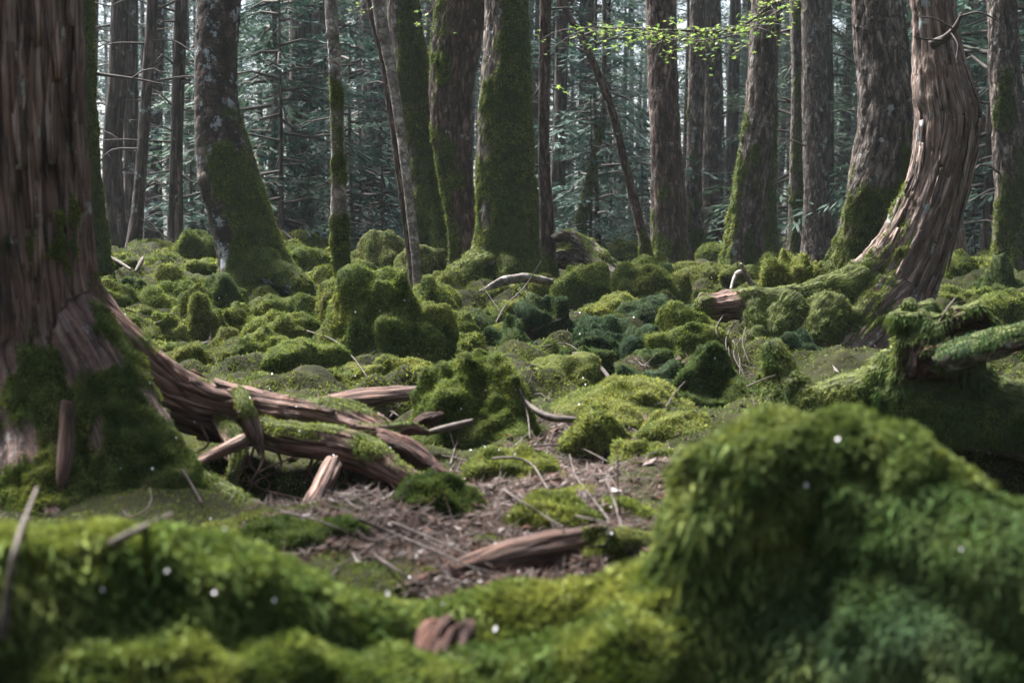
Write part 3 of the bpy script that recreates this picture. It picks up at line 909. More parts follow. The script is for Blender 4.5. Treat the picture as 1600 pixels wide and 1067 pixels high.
child_tube(LT, 'upper_trunk', [(-4, -400, 218, 4.4), (-10, -700, 212, 4.45), (-20, -1400, 190, 4.5), (-40, -3000, 150, 4.6)], 4.4, M_CYP, (.016, 17, 1.3, False), seed=3, nseg=40, step=.15)
# shreds of bark on the face turned to us
Tt = Tube(p4(LTt, 4.3), 48, 0.05)
def face_range(tb, half):
    a = math.atan2(-tb.f[len(tb.f) // 3][1], -tb.e[len(tb.e) // 3][1])
    return (a - half, a + half)
bark_strips(LT, Tt, M_CYP, 46, 5, (0.45, 1.75), face_range(Tt, 1.5), (.018, .042), (.25, .70), .010)
LR1, lr_tb = child_tube(LT, 'root', [(90, 430, 90, 4.36), (150, 510, 112, 4.38), (225, 590, 104, 4.42), (310, 634, 88, 4.48), (420, 655, 82, 4.5), (540, 672, 84, 4.45), (615, 708, 58, 4.4), (650, 738, 30, 4.4)], 4.5, M_ROOT, (.006, 30, 1.6, True), seed=4, top_moss=-.12, dens=.6, tint='mixed', label='long bare reddish root with flaking bark')
bark_strips(LT, lr_tb, M_WOOD, 22, 8, (0.45, 1.2), (0, 6.28), (.012, .03), (.12, .32), .006)
child_tube(LT, 'root', [(400, 672, 46, 4.45), (470, 690, 56, 4.38), (560, 706, 58, 4.3), (620, 742, 46, 4.22), (668, 764, 34, 4.2), (720, 800, 18, 4.15)], 4.35, M_ROOT, (.005, 34, 2, True), seed=7, top_moss=.42, tint='bright', dens=.6, label='lower root with green moss along its back')
child_tube(LT, 'root', [(520, 730, 30, 4.2), (500, 768, 32, 4.08), (474, 806, 28, 3.98), (452, 836, 22, 3.92), (440, 866, 16, 3.88)], 4.0, M_ROOT, (.004, 34, 3, True), seed=9, top_moss=-.35, label='short stubby red root dipping into the litter')
child_tube(LT, 'root', [(250, 690, 60, 4.3), (330, 760, 40, 4.15), (400, 800, 26, 4.0)], 4.2, M_CYP, (.006, 34, 3, True), seed=10, top_moss=.3, tint='mixed', dens=.5)
child_tube(LT, 'root', [(380, 690, 22, 4.25), (330, 712, 16, 4.2), (290, 735, 12, 4.15)], 4.2, M_WOOD, (.003, 40, 3, True), seed=12)
child_tube(LT, 'bark_flap', [(372, 612, 22, 4.42), (384, 640, 30, 4.34), (396, 672, 26, 4.33), (408, 706, 10, 4.33)], 4.3, M_CYP, (.006, 40, 3, True), seed=13, top_moss=.45, tint='olive', dens=.7, droop=.6, label='mossy flap of bark hanging over the root')
child_tube(LT, 'bark_flap', [(106, 632, 16, 3.86), (104, 690, 26, 3.82), (98, 745, 20, 3.78), (92, 780, 6, 3.78)], 3.8, M_WOOD, (.004, 40, 3, True), seed=14, label='loose pale slab of bark hanging low on the trunk')

rr_ = np.random.default_rng(17)
for q in range(16):                                                  # thin rootlets hanging into the hollow
    x0 = rr_.uniform(250, 640); y0 = np.interp(x0, [250, 420, 640], [650, 690, 745]); dy = rr_.uniform(40, 110)
    child_tube(LT, 'rootlet', [(x0, y0, 5, 4.42), (x0 + rr_.normal(0, 10), y0 + dy * .4, 4, 4.36), (x0 + rr_.normal(0, 20), y0 + dy * .7, 2.5, 4.33), (x0 + rr_.normal(0, 28), y0 + dy, 2, 4.3)], 4.3, M_ROOT, (.001, 40, 4, True), seed=200 + q, nseg=6)
child_tube(LT, 'root', [(560, 672, 34, 4.4), (600, 676, 28, 4.36), (640, 668, 20, 4.4), (668, 676, 10, 4.4)], 4.4, M_ROOT, (.005, 34, 3, True), seed=222, top_moss=.1, dens=.6)
child_tube(LT, 'root', [(350, 660, 40, 4.45), (372, 710, 30, 4.3), (362, 760, 22, 4.2), (378, 806, 14, 4.1)], 4.3, M_ROOT, (.005, 34, 3, True), seed=223, top_moss=.3, dens=.6)

# --- the moss-grown stump and root in the foreground
FS = thing('mossy_stump', 'blurred moss covered stump with roots filling the bottom foreground', 'stump', P(1240, 1180, 2.0))
fs_ch = [[(1140, 772, 150, 2.0), (1215, 764, 226, 2.0), (1300, 748, 206, 1.98), (1362, 738, 186, 1.96), (1430, 806, 196, 1.93), (1530, 858, 200, 1.88), (1640, 900, 205, 1.83)],
         [(1185, 1260, 290, 1.98), (1180, 1050, 240, 2.0), (1165, 880, 200, 2.02)],
         [(1320, 1260, 400, 1.96), (1310, 1050, 370, 1.99), (1290, 880, 310, 2.01)],
         [(1135, 775, 150, 2.0), (1120, 870, 150, 2.0), (1085, 950, 150, 2.0), (1010, 1005, 150, 2.02)],
         [(1070, 730, 30, 2.0), (1110, 735, 70, 2.0), (1160, 720, 90, 2.0)]]
organic(FS, 'trunk', fs_ch, 2.0, 0.013, M_FLAKE, (.006, 20, 5, False), lambda V, N: smooth(-.55, -.1, N[:, 2] + .5 * fbm(V * 6, 3, 3) + .35), (.38, .22, .75, 1.0, .30), 21, 0.40, lump=.018, lumpf=6, knob=.8, moss_kw=dict(length=9, width=3.6, lmin=.008, droop=.35), fronds=(.5, .5, .3, .9, .1))
organic(FS, 'root', [[(1020, 1030, 240, 2.0), (1060, 960, 200, 2.03), (950, 988, 165, 2.1), (800, 1006, 165, 2.1), (660, 1040, 165, 2.05), (530, 1030, 190, 1.95), (400, 992, 230, 1.86), (250, 960, 235, 1.8), (100, 952, 240, 1.75), (-90, 960, 250, 1.7)],
    [(1010, 1090, 260, 1.9), (760, 1130, 230, 1.9), (520, 1120, 230, 1.8), (240, 1120, 260, 1.7), (-80, 1120, 260, 1.65)]], 2.0, 0.013, M_FLAKE, (.005, 20, 5, False), lambda V, N: smooth(-.6, -.2, N[:, 2] + .5 * fbm(V * 6, 3, 3) + .45), (.75, .38, .85, .28, .20), 24, 0.38, lump=.014, lumpf=6, knob=.4, moss_kw=dict(length=8, width=3.4, lmin=.008, droop=.2), fronds=(.8, .5, .6, .3, .2))
organic(FS, 'root', [[(1330, 800, 190, 1.95), (1440, 850, 215, 1.88), (1560, 905, 220, 1.8), (1720, 970, 240, 1.72)], [(1380, 1000, 300, 1.9), (1560, 1060, 300, 1.8), (1720, 1110, 300, 1.75)]], 1.9, 0.013, M_FLAKE, (.006, 20, 5, False), lambda V, N: smooth(-.6, -.1, N[:, 2] + .5 * fbm(V * 6, 3, 3) + .3), (.20, .10, .8, .85, .15), 27, 0.38, lump=.014, lumpf=6, knob=.5, moss_kw=dict(length=10, width=4, lmin=.010, droop=.5), fronds=(.2, .1, .6, 1.2, .1))
child_tube(FS, 'broken_stub', [(700, 990, 56, 1.99), (680, 1030, 70, 1.93), (672, 1085, 60, 1.88)], 1.95, M_ROT, (.010, 26, 6, True), seed=31, label='rotten red stub of a broken root')

# --- the twisted cypress on the right
RT = thing('cypress_tree', 'twisted grey cypress with an elbow bulge and shredded bark on the right', 'tree', P(1370, 556, 8.0))
RTt = [(1325, 610, 140, 8.0), (1350, 540, 144, 8.0), (1384, 470, 136, 8.0), (1420, 400, 116, 8.0), (1450, 330, 100, 8.0), (1470, 260, 96, 8.0), (1480, 190, 100, 8.0), (1470, 130, 90, 8.0), (1461, 60, 70, 8.0), (1454, 0, 63, 8.0), (1450, -120, 60, 8.0), (1452, -260, 57, 8.0)]
def rt_mask(V, Nn):
    h = V[:, 2] - 0.38
    m = 0.30 - 0.28 * h - 0.75 * Nn[:, 0] * smooth(1.1, 0.2, h) + 0.25 * Nn[:, 2] + 0.45 * fbm(V * 5, 4, 61) + 0.6 * smooth(1.95, 1.6, V[:, 0]) * smooth(.8, .4, h)
    return smooth(0.44, 0.6, m)
organic(RT, 'trunk', [RTt, [(1484, 228, 70, 7.97), (1510, 200, 52, 7.96), (1540, 189, 16, 7.96)], [(1480, 152, 56, 7.97), (1510, 178, 40, 7.96), (1538, 188, 16, 7.96)],
    [(1400, 470, 90, 7.9), (1340, 540, 90, 7.7), (1290, 600, 56, 7.5)], [(1370, 500, 90, 7.85), (1380, 570, 84, 7.7), (1380, 630, 60, 7.6)],
    [(1420, 360, 70, 8.0), (1370, 425, 74, 7.95), (1320, 462, 66, 7.9)],
    [(1400, 450, 80, 7.9), (1345, 510, 80, 7.75), (1300, 575, 60, 7.6)],
    [(1420, 430, 70, 7.95), (1415, 500, 70, 7.85), (1405, 570, 60, 7.75)]],
    8.0, 0.015, M_CYPG, (.013, 21, 1.5, False), rt_mask, 'trunk', 51, 0.8, it=5, lump=.006)
Tr = Tube(p4(RTt, 8.0), 40, 0.05)
bark_strips(RT, Tr, M_CYPG, 44, 15, (0.15, 1.75), face_range(Tr, 1.35), (.02, .045), (.22, .6), .012)
child_tube(RT, 'upper_trunk', [(1452, -240, 54, 8.0), (1452, -500, 52, 8.0), (1456, -1100, 54, 8.0), (1460, -1900, 44, 8.0)], 8.0, M_CYPG, (.013, 21, 1.5, False), seed=51, nseg=36, step=.2)
organic(RT, 'root', [[(1350, 440, 66, 7.9), (1300, 462, 64, 7.85), (1235, 478, 60, 7.8), (1160, 476, 54, 7.7), (1095, 482, 40, 7.6)],
    [(1240, 480, 60, 7.7), (1215, 510, 50, 7.6), (1200, 560, 40, 7.5)], [(1170, 478, 40, 7.65), (1178, 530, 38, 7.5), (1184, 590, 34, 7.4)], [(1300, 480, 70, 7.7), (1270, 520, 60, 7.6), (1250, 570, 40, 7.5)]],
    7.8, 0.016, M_WOOD, (.008, 28, 2, True), lambda V, N: smooth(.35, .6, .35 + .45 * N[:, 2] + .5 * fbm(V * 5, 3, 64) + .5 * smooth(1.12, 1.3, V[:, 0])), 'mixed', 57, 0.8, it=5, moss_kw=dict(droop=.5))
child_tube(RT, 'branch', [(1458, 70, 15, 7.8), (1476, 60, 11, 7.7), (1492, 44, 8, 7.6), (1502, 22, 5, 7.55)], 7.7, M_TWIGD, (.003, 40, 4, True), seed=71, label='short dead branch stub at the top of the trunk')
for q in ([(1490, 46, 4, 7.6), (1462, 30, 3, 7.5), (1440, 27, 2, 7.45)], [(1500, 26, 3, 7.55), (1530, 20, 3, 7.5), (1562, 34, 2, 7.5)], [(1470, 63, 4, 7.7), (1448, 62, 3, 7.6), (1428, 58, 2, 7.5)], [(1486, 52, 3, 7.62), (1496, 70, 3, 7.55), (1494, 92, 2, 7.5)]):
    child_tube(RT, 'branch', q, 7.6, M_TWIGD, (.001, 40, 4, True), seed=72)

# --- trunks in the middle distance, from photo points listed base to top
S3 = (.6, .3, 0)
MID = [
 ('leaning banded trunk with moss on its right flank left of centre', [(402, 440, 102), (392, 400, 94), (372, 330, 92), (352, 250, 86), (340, 170, 70), (338, 80, 68), (342, 0, 68)], 11.0, M_BIRCH, (.006, 9, 14, False), (1.25, .22, (1, -.35, 0), .42), (.8, .40, .55, .03, .45), (.5, .22, 4)),
 ('thin mossy sapling growing from the shaggy boulder', [(546, 470, 26), (534, 420, 24), (530, 350, 27), (529, 270, 22), (526, 160, 20), (521, 60, 20), (517, 0, 20)], 8.3, M_PALE, (.004, 20, 10, False), (1.15, .42, (.2, -.6, 0), .2), 'trunk', (.4, .12, 3)),
 ('leaning trunk sheathed in dark moss left of the big central tree', [(708, 430, 82), (696, 380, 74), (680, 300, 70), (660, 200, 62), (642, 100, 54), (628, 0, 48)], 14.0, M_FLAKE, (.012, 18, 5, True), (4.5, .36, (1, -.3, 0), .28), (.6, .30, .7, .03, .6), (1.1, .5, 4)),
 ('pale lichen spotted stem leaning against the dark mossy trunk', [(650, 410, 14), (644, 350, 15), (632, 250, 15), (618, 150, 16), (604, 70, 18), (592, 10, 20)], 11.5, M_PALE, (.003, 20, 10, False), None, 'trunk', (.1, .1, 3)),
 ('slim dark stem close beside the pale leaning stem', [(640, 400, 10), (628, 300, 12), (612, 180, 13), (598, 90, 14), (580, 0, 16)], 12.5, M_FLAKER, (.003, 30, 4, False), None, 'trunk', (.1, .1, 3)),
 ('big central trunk cloaked in green moss', [(778, 462, 85), (790, 420, 83), (792, 340, 85), (790, 240, 83), (790, 140, 77), (792, 50, 69), (790, 0, 67)], 12.0, M_FLAKE, (.012, 18, 6, True), (3.6, .30, (.8, -.4, 0), .30), (.8, .40, .55, .03, .45), (1.15, .26, 4)),
 ('reddish bare twin trunk just behind the big central trunk', [(740, 440, 58), (728, 360, 48), (714, 280, 52), (706, 200, 60), (708, 110, 68), (720, 0, 76)], 13.2, M_FLAKER, (.016, 20, 7, True), (5.5, -.18, (-1, -.2, 0), .34), 'trunk', (.5, .3, 4)),
 ('slender straight reddish trunk right of the big central trunk', [(858, 440, 24), (854, 340, 22), (850, 240, 19), (851, 100, 18), (852, 0, 18)], 13.0, M_FLAKER, (.005, 30, 3, False), (.6, .0, (.5, -.5, 0), .3), 'trunk', (.4, .2, 3)),
 ('dark upright trunk with rough bark right of centre', [(1052, 440, 60), (1046, 360, 50), (1042, 240, 48), (1036, 120, 46), (1032, 0, 44)], 16.0, M_FLAKER, (.014, 22, 6, True), (1.0, .05, (-.6, -.5, 0), .3), 'trunk', (.45, .4, 5)),
 ('tall grey trunk curving gently with a moss foot right of centre', [(1158, 430, 58), (1164, 360, 54), (1176, 270, 50), (1188, 170, 46), (1194, 80, 46), (1198, 0, 48)], 14.0, M_FLAKE, (.014, 22, 6, True), (1.3, .04, (-1, -.3, 0), .5), 'trunk', (.55, .3, 5)),
 ('green mossy pole half hidden behind the curving grey trunk', [(1196, 430, 36), (1198, 340, 28), (1200, 240, 24), (1204, 100, 22), (1208, 0, 20)], 18.0, M_FLAKE, (.008, 22, 5, True), (3.0, .3, (.2, -1, 0), .1), 'trunk', (.3, .3, 4)),
 ('thick dark trunk with black green moss behind the twisted cypress', [(1330, 440, 82), (1344, 390, 78), (1366, 310, 86), (1382, 220, 88), (1382, 120, 82), (1374, 40, 78), (1372, 0, 76)], 11.0, M_FLAKE, (.016, 20, 6, True), (1.35, .28, (.7, -.6, 0), .22), (.25, .12, .9, .02, .8), (.25, .3, 4)),
 ('smooth brown trunk seen right behind the twisted cypress foot', [(1488, 440, 44), (1486, 380, 40), (1480, 300, 38), (1478, 200, 36), (1476, 0, 34)], 15.0, M_CYPG, (.006, 30, 2, False), None, 'trunk', (.45, .25, 5)),
 ('broad dark trunk with a moss patch at the right edge', [(1584, 440, 54), (1580, 360, 48), (1578, 260, 46), (1572, 140, 46), (1566, 0, 46)], 13.5, M_FLAKE, (.016, 20, 6, True), (2.6, -.05, (-.4, -.8, 0), .2), 'trunk', (.5, .4, 4)),
 ('mossy dark trunk tucked right behind the peeling foreground trunk', [(152, 420, 34), (148, 330, 28), (140, 200, 24), (134, 80, 26), (132, 0, 28)], 9.5, M_FLAKE, (.008, 22, 6, True), (3.0, .2, (.5, -.6, 0), .2), 'trunk', (.5, .3, 4)),
 ('grey trunk covered with dead twigs near the left edge', [(190, 400, 34), (180, 320, 30), (176, 240, 28), (184, 120, 30), (188, 0, 28)], 15.0, M_FAR, (.007, 26, 3, False), (.8, .0, (1, 0, 0), .3), 'trunk', (.5, .4, 4)),
 ('dark straight trunk second from the grey twiggy one', [(208, 400, 26), (206, 300, 22), (204, 150, 22), (204, 0, 22)], 18.0, M_FAR, (.007, 26, 3, False), None, 'trunk', (.4, .4, 4)),
 ('narrow trunk leaning right between dark straight trunk and banded trunk', [(208, 400, 20), (218, 300, 18), (228, 160, 17), (238, 0, 17)], 14.0, M_FAR, (.005, 28, 3, False), None, 'trunk', (.4, .4, 4)),
 ('straight brown pole trunk left of the leaning banded trunk', [(274, 400, 22), (275, 300, 20), (278, 160, 20), (282, 0, 19)], 14.5, M_FAR, (.005, 28, 3, False), None, 'trunk', (.5, .4, 4)),
 ('grey lichen flecked trunk between two brown poles on the left', [(240, 400, 28), (240, 280, 26), (242, 120, 26), (244, 0, 26)], 21.0, M_BIRCH, (.005, 20, 6, False), None, 'trunk', (.4, .4, 4)),
 ('grey trunk standing in haze right of the mossy sapling', [(590, 400, 38), (588, 300, 32), (582, 180, 32), (578, 0, 30)], 24.0, M_FLAKE, (.010, 22, 6, True), None, 'trunk', (.4, .5, 4)),
 ('brown trunk with upright lines left of the mossy sapling', [(468, 390, 42), (468, 280, 38), (470, 150, 36), (470, 0, 36)], 21.0, M_FAR, (.010, 26, 2, False), None, 'trunk', (.3, .5, 4)),
 ('twin brown trunk right of the lined brown trunk', [(492, 395, 34), (490, 280, 30), (494, 150, 30), (496, 0, 30)], 24.0, M_FAR, (.010, 26, 2, False), None, 'trunk', (.3, .5, 4)),
 ('dark brown trunk behind the slender straight reddish trunk', [(872, 400, 26), (872, 280, 22), (876, 140, 20), (878, 0, 20)], 20.0, M_FAR, (.007, 26, 2, False), None, 'trunk', (.3, .5, 4)),
 ('crooked thin trunk bending down to the right behind the maple leaves', [(1012, 410, 16), (1004, 370, 15), (990, 310, 15), (972, 240, 14), (958, 180, 13), (932, 110, 12), (905, 50, 11), (878, 0, 10)], 15.0, M_FLAKER, (.003, 30, 4, False), (.35, .2, (0, -1, 0), .1), 'trunk', (.2, .3, 3)),
 ('small mossy trunk leaning left crossing behind the crooked one', [(908, 345, 18), (918, 300, 15), (932, 230, 12), (944, 170, 10), (944, 100, 8)], 19.0, M_FLAKE, (.003, 30, 4, False), (2.2, .45, (0, -1, 0), .1), 'trunk', (.2, .3, 3)),
 ('mossy brown trunk in the row right of the dark upright trunk', [(1088, 420, 30), (1084, 300, 26), (1088, 160, 25), (1090, 0, 24)], 20.0, M_FLAKE, (.008, 24, 6, True), (2.0, .1, (-.6, -.6, 0), .2), 'trunk', (.4, .4, 4)),
 ('pale grey trunk in the row left of the curving grey trunk', [(1112, 420, 36), (1112, 300, 32), (1112, 160, 30), (1110, 0, 30)], 22.0, M_FLAKE, (.010, 24, 6, True), None, 'trunk', (.4, .4, 4)),
 ('narrow green trunk right of the curving grey trunk', [(1242, 420, 24), (1243, 300, 20), (1246, 150, 19), (1243, 0, 18)], 20.0, M_FLAKE, (.007, 26, 5, True), (6, .2, (1, -.3, 0), .35), 'trunk', (.4, .4, 4)),
 ('broad grey trunk left of the thick dark mossy trunk', [(1278, 430, 46), (1276, 330, 40), (1274, 200, 38), (1272, 80, 38), (1270, 0, 36)], 19.0, M_FLAKE, (.012, 24, 6, True), None, 'trunk', (.4, .4, 4)),
 ('thin brown trunk pressed against the broad grey trunk', [(1297, 425, 18), (1296, 300, 16), (1295, 150, 15), (1292, 0, 15)], 21.0, M_FAR, (.006, 26, 3, False), None, 'trunk', (.4, .4, 4)),
]
MIDOBJ = []
rd = np.random.default_rng(3)
for k, (lab, pts, Y, mat, bark, ms, tint, fl) in enumerate(MID):
    r, tb = tree(lab, pts, Y, mat, bark, ms, tint, fl, zmax=8.0, lobes_seed=k + 1, group='trees standing in the middle distance', dens=1.0)
    MIDOBJ.append((pts, Y, r))
    for q in range({15: 16, 16: 10, 17: 10, 18: 12, 7: 6, 23: 8, 27: 6, 29: 6, 13: 6, 14: 5}.get(k, 0)):      # dead side branches
        i = rd.integers(len(tb.c) // 6, int(len(tb.c) * .92))
        if tb.c[i][2] > 5: continue
        sgn = rd.choice([-1, 1]); L = rd.uniform(.25, .9)
        d = norm(np.array([sgn * rd.uniform(.5, 1), rd.uniform(-.8, .3), rd.uniform(-.25, .45)]))
        c0 = tb.c[i] + d * tb.r[i] * .7
        c1 = c0 + d * L * .5 + rd.normal(0, .05, 3); c2 = c0 + d * L + np.array([0, 0, rd.uniform(-.28, .10)])
        bt = Tube([[*c0, .013], [*c1, .008], [*c2, .003]], 5, .08, True)
        d2 = norm(d + rd.normal(0, .7, 3)); c3 = c1 + d2 * L * .4
        b2 = Tube([[*c1, .006], [*((c1 + c3) / 2 + rd.normal(0, .03, 3)), .004], [*c3, .002]], 4, .08, True)
        bv, bf = join([(bt.V, bt.F), (b2.V, b2.F)])
        obj('dead_branch', mesh('dead_branch', bv - np.array(r.location), bf, M_TWIGD), r)
# the wide root foot of the big central trunk
r = MIDOBJ[5][2]
child_tube(r, 'root', [(770, 400, 60, 11.9), (730, 424, 44, 11.7), (700, 446, 34, 11.5), (672, 470, 24, 11.3)], 11.6, M_FLAKE, (.008, 22, 5, True), seed=81, top_moss=.95, tint='bright', dens=.9)
child_tube(r, 'root', [(800, 420, 60, 11.8), (810, 450, 44, 11.6), (830, 470, 30, 11.4)], 11.6, M_FLAKE, (.008, 22, 5, True), seed=82, top_moss=.9, tint='trunk', dens=.9)
child_tube(MIDOBJ[2][2], 'root', [(715, 370, 50, 13.9), (740, 412, 40, 13.6), (756, 436, 30, 13.4)], 13.6, M_FLAKE, (.008, 22, 5, True), seed=83, top_moss=.9, dens=.9)
child_tube(MIDOBJ[0][2], 'root', [(398, 400, 60, 10.9), (430, 428, 44, 10.7), (470, 446, 30, 10.5)], 10.8, M_BIRCH, (.006, 22, 5, True), seed=84, top_moss=.9, tint='bright', dens=.9)
child_tube(MIDOBJ[0][2], 'knot', [(322, 262, 26, 10.93), (324, 290, 34, 10.85), (330, 320, 20, 10.87)], 10.9, M_FLAKE, (.010, 22, 8, True), seed=85, label='dark rotten knot on the shaded side')

# ------------------------------------------------------------------ fallen wood
def log(label, name, cat, pts, Y, mat, relief, top=None, tint='bright', seed=0, group=None, dens=.8, droop=.3):
    r = thing(name, label, cat, P(pts[0][0], pts[0][1], pts[0][3] if len(pts[0]) > 3 else Y), group)
    child_tube(r, 'stem', pts, Y, mat, relief, seed=seed, top_moss=top, tint=tint, dens=dens, droop=droop)
    return r
lg = log('reddish barkless fallen log with a mossy right end in the litter', 'fallen_log', 'log', [(680, 902, 34, 2.95), (740, 884, 52, 2.98), (810, 868, 66, 3.0), (880, 856, 68, 3.02), (950, 846, 58, 3.05), (1020, 852, 44, 3.05)], 3.0, M_WOOD, (.004, 26, 1.6, True), -.55, 'bright', 101)
child_tube(lg, 'mossy_end', [(930, 852, 66, 3.0), (985, 850, 56, 3.02), (1030, 862, 40, 3.0)], 3.0, M_FLAKE, (.004, 26, 3, True), seed=103, top_moss=.5, tint='yellow', dens=.5)
log('smooth brown pole lying behind the long bare root', 'fallen_pole', 'log', [(500, 632, 20, 5.3), (560, 624, 26, 5.35), (620, 616, 26, 5.4), (690, 612, 22, 5.5)], 5.4, M_WOOD, (.003, 30, 2, True), -.75, 'bright', 105)
log('dead arched branch with grey bark and a mossy end by the central trunk', 'fallen_branch', 'branch', [(868, 372, 14, 12.6), (890, 368, 18, 12.5), (912, 382, 18, 12.4), (932, 408, 16, 12.2), (950, 424, 18, 12.0), (975, 438, 14, 11.8)], 12.2, M_FLAKE, (.006, 22, 6, True), .1, 'bright', 107)
log('dark humped log behind the arched branch', 'fallen_log', 'log', [(852, 400, 30, 13.4), (890, 396, 50, 13.4), (930, 410, 44, 13.3), (960, 424, 24, 13.2)], 13.3, M_FLAKE, (.010, 22, 6, True), .1, 'olive', 108)
log('broken white stake sticking up from the moss', 'broken_stake', 'stick', [(1176, 450, 9, 8.6), (1166, 430, 9, 8.5), (1158, 413, 5, 8.4)], 8.5, M_PALE, (.004, 30, 6, True), None, seed=109)
log('pale bent stick leaning beside the broken white stake', 'broken_stick', 'stick', [(1142, 452, 5, 8.4), (1150, 428, 6, 8.5), (1162, 424, 5, 8.6)], 8.5, M_PALE, (.002, 30, 6, True), None, seed=110)
log('long grey root stretched over the mound at the far left', 'fallen_branch', 'branch', [(158, 398, 4, 10.6), (180, 406, 5, 10.3), (204, 421, 4, 10.0)], 10.3, M_TWIG, (.003, 30, 6, True), None, seed=111)
log('short brown bark piece on the left moss field', 'bark_piece', 'bark', [(212, 424, 5, 9.9), (220, 410, 7, 10.0), (224, 402, 4, 10.1)], 10.0, M_TWIG, (.003, 30, 6, True), None, seed=112)
log('flat grey peeled slab below the central trunk', 'bark_slab', 'bark', [(752, 456, 8, 10.9), (785, 440, 14, 10.9), (820, 434, 14, 10.9), (862, 440, 10, 11.0)], 10.9, M_PALE, (.006, 40, 3, True), -.2, 'olive', seed=113)
log('split red wood chip under the shaggy overhanging boulder', 'wood_chip', 'wood', [(640, 672, 16, 4.75), (664, 660, 26, 4.72), (690, 648, 10, 4.7)], 4.7, M_ROT, (.004, 30, 4, True), None, seed=114)
log('thin brown stick lying under the shaggy overhanging boulder', 'stick', 'stick', [(668, 676, 8, 4.66), (700, 668, 10, 4.62), (738, 658, 6, 4.6)], 4.6, M_TWIG, (.001, 40, 4, True), None, seed=115)
log('bent dark brown branch right of the shaggy overhanging boulder', 'fallen_branch', 'branch', [(816, 618, 6, 4.95), (836, 640, 10, 4.85), (866, 654, 11, 4.8), (908, 655, 6, 4.8)], 4.85, M_TWIG, (.004, 30, 4, True), None, seed=116)
log('reddish broken branch end beside the dark boulders', 'fallen_branch', 'branch', [(940, 612, 8, 5.9), (968, 604, 12, 5.8), (996, 592, 14, 5.8)], 5.8, M_ROT, (.004, 30, 4, True), None, seed=117)
log('slender brown root arching over the shaded hump', 'stick', 'stick', [(876, 558, 4, 6.7), (905, 552, 5, 6.6), (930, 566, 5, 6.5), (952, 590, 6, 6.4), (962, 602, 4, 6.3)], 6.5, M_TWIG, (.002, 30, 4, True), None, seed=118)
for k, pts in enumerate([[(822, 738, 34, 4.3), (770, 742, 28, 4.25), (728, 764, 26, 4.15), (708, 800, 24, 4.0), (688, 838, 22, 3.8)], [(716, 792, 16, 4.05), (748, 804, 16, 3.95), (778, 818, 14, 3.85), (800, 838, 10, 3.75)], [(770, 742, 20, 4.25), (800, 756, 24, 4.2), (830, 786, 22, 4.1), (846, 826, 16, 3.95)]]):
    log(['forked mossy root ending in a bare brown foot', 'short bare prong of the forked mossy root', 'green right arm of the forked mossy root'][k], 'surface_root', 'root', pts, 4.1, M_WOOD, (.003, 34, 3, True), [.05, -.4, .3][k], 'yellow', 120 + k, dens=.6)
log('reddish stump end of the broken root above the litter', 'broken_root', 'root', [(600, 690, 40, 4.35), (640, 706, 40, 4.3), (676, 730, 26, 4.25), (700, 742, 10, 4.2)], 4.3, M_ROT, (.007, 26, 3, True), -.4, seed=125)

# snag and fallen log on the right
SN = thing('fallen_log', 'moss draped fallen log with a beak shaped snag at its left end', 'log', P(1400, 700, 5.1))
organic(SN, 'stem', [[(1203, 540, 18, 5.3), (1216, 572, 46, 5.27), (1228, 605, 62, 5.24), (1268, 632, 66, 5.2), (1330, 622, 72, 5.15), (1400, 618, 110, 5.1), (1480, 640, 112, 5.0), (1580, 655, 122, 4.9), (1740, 680, 130, 4.8)],
    [(1222, 595, 52, 5.25), (1224, 640, 62, 5.2), (1240, 680, 50, 5.15)]], 5.1, .011, M_FLAKE, (.007, 22, 5, True), lambda V, N: smooth(-.55, .0, N[:, 2] + .5 * fbm(V * 6, 3, 3) + .25), (.40, .30, .75, .22, .55), 131, .7, lump=.007, moss_kw=dict(droop=.6, length=4, width=1.6))
organic(SN, 'root_plate', [[(1400, 620, 100, 5.1), (1430, 560, 90, 5.0), (1440, 510, 70, 5.0), (1400, 500, 40, 5.0)], [(1430, 560, 80, 5.0), (1490, 560, 60, 4.9), (1540, 600, 50, 4.9)], [(1430, 520, 60, 5), (1500, 500, 40, 4.9), (1560, 508, 30, 4.9)]], 5.0, .011, M_ROT, (.010, 22, 6, True), lambda V, N: smooth(.0, .5, N[:, 2] * .5 + .8 * fbm(V * 7, 3, 3) + .35), (.2, .1, .8, .5, .5), 134, .7, lump=.03, moss_kw=dict(droop=.8, length=7, width=1.8))
child_tube(SN, 'branch', [(1480, 560, 40, 4.85), (1540, 540, 44, 4.7), (1600, 522, 46, 4.55), (1720, 490, 46, 4.4)], 4.6, M_FLAKE, (.006, 24, 5, True), seed=136, top_moss=.5, tint='blue', dens=.8, droop=.6, label='dark mossy branch reaching out to the right')

# sprouting yellow moss tufts right of the stake
for k, (px, py, w, h) in enumerate([(1212, 452, 30, 40), (1240, 450, 34, 46), (1262, 436, 28, 30), (1226, 474, 40, 28), (1276, 450, 26, 34), (1206, 430, 20, 24)]):
    mound(px, py, w, h, 'yellow', ['upright yellow moss tuft nearest the white stake', 'tallest yellow moss tuft in the sprouting clump', 'yellow moss tuft at the back of the sprouting clump', 'lowest yellow moss tuft in front of the sprouting clump', 'rightmost yellow moss tuft of the sprouting clump', 'small yellow moss tuft behind the white stake'][k], 'moss_tuft', 'moss tuft', Y=8.8, group='yellow moss tufts right of the white stake')
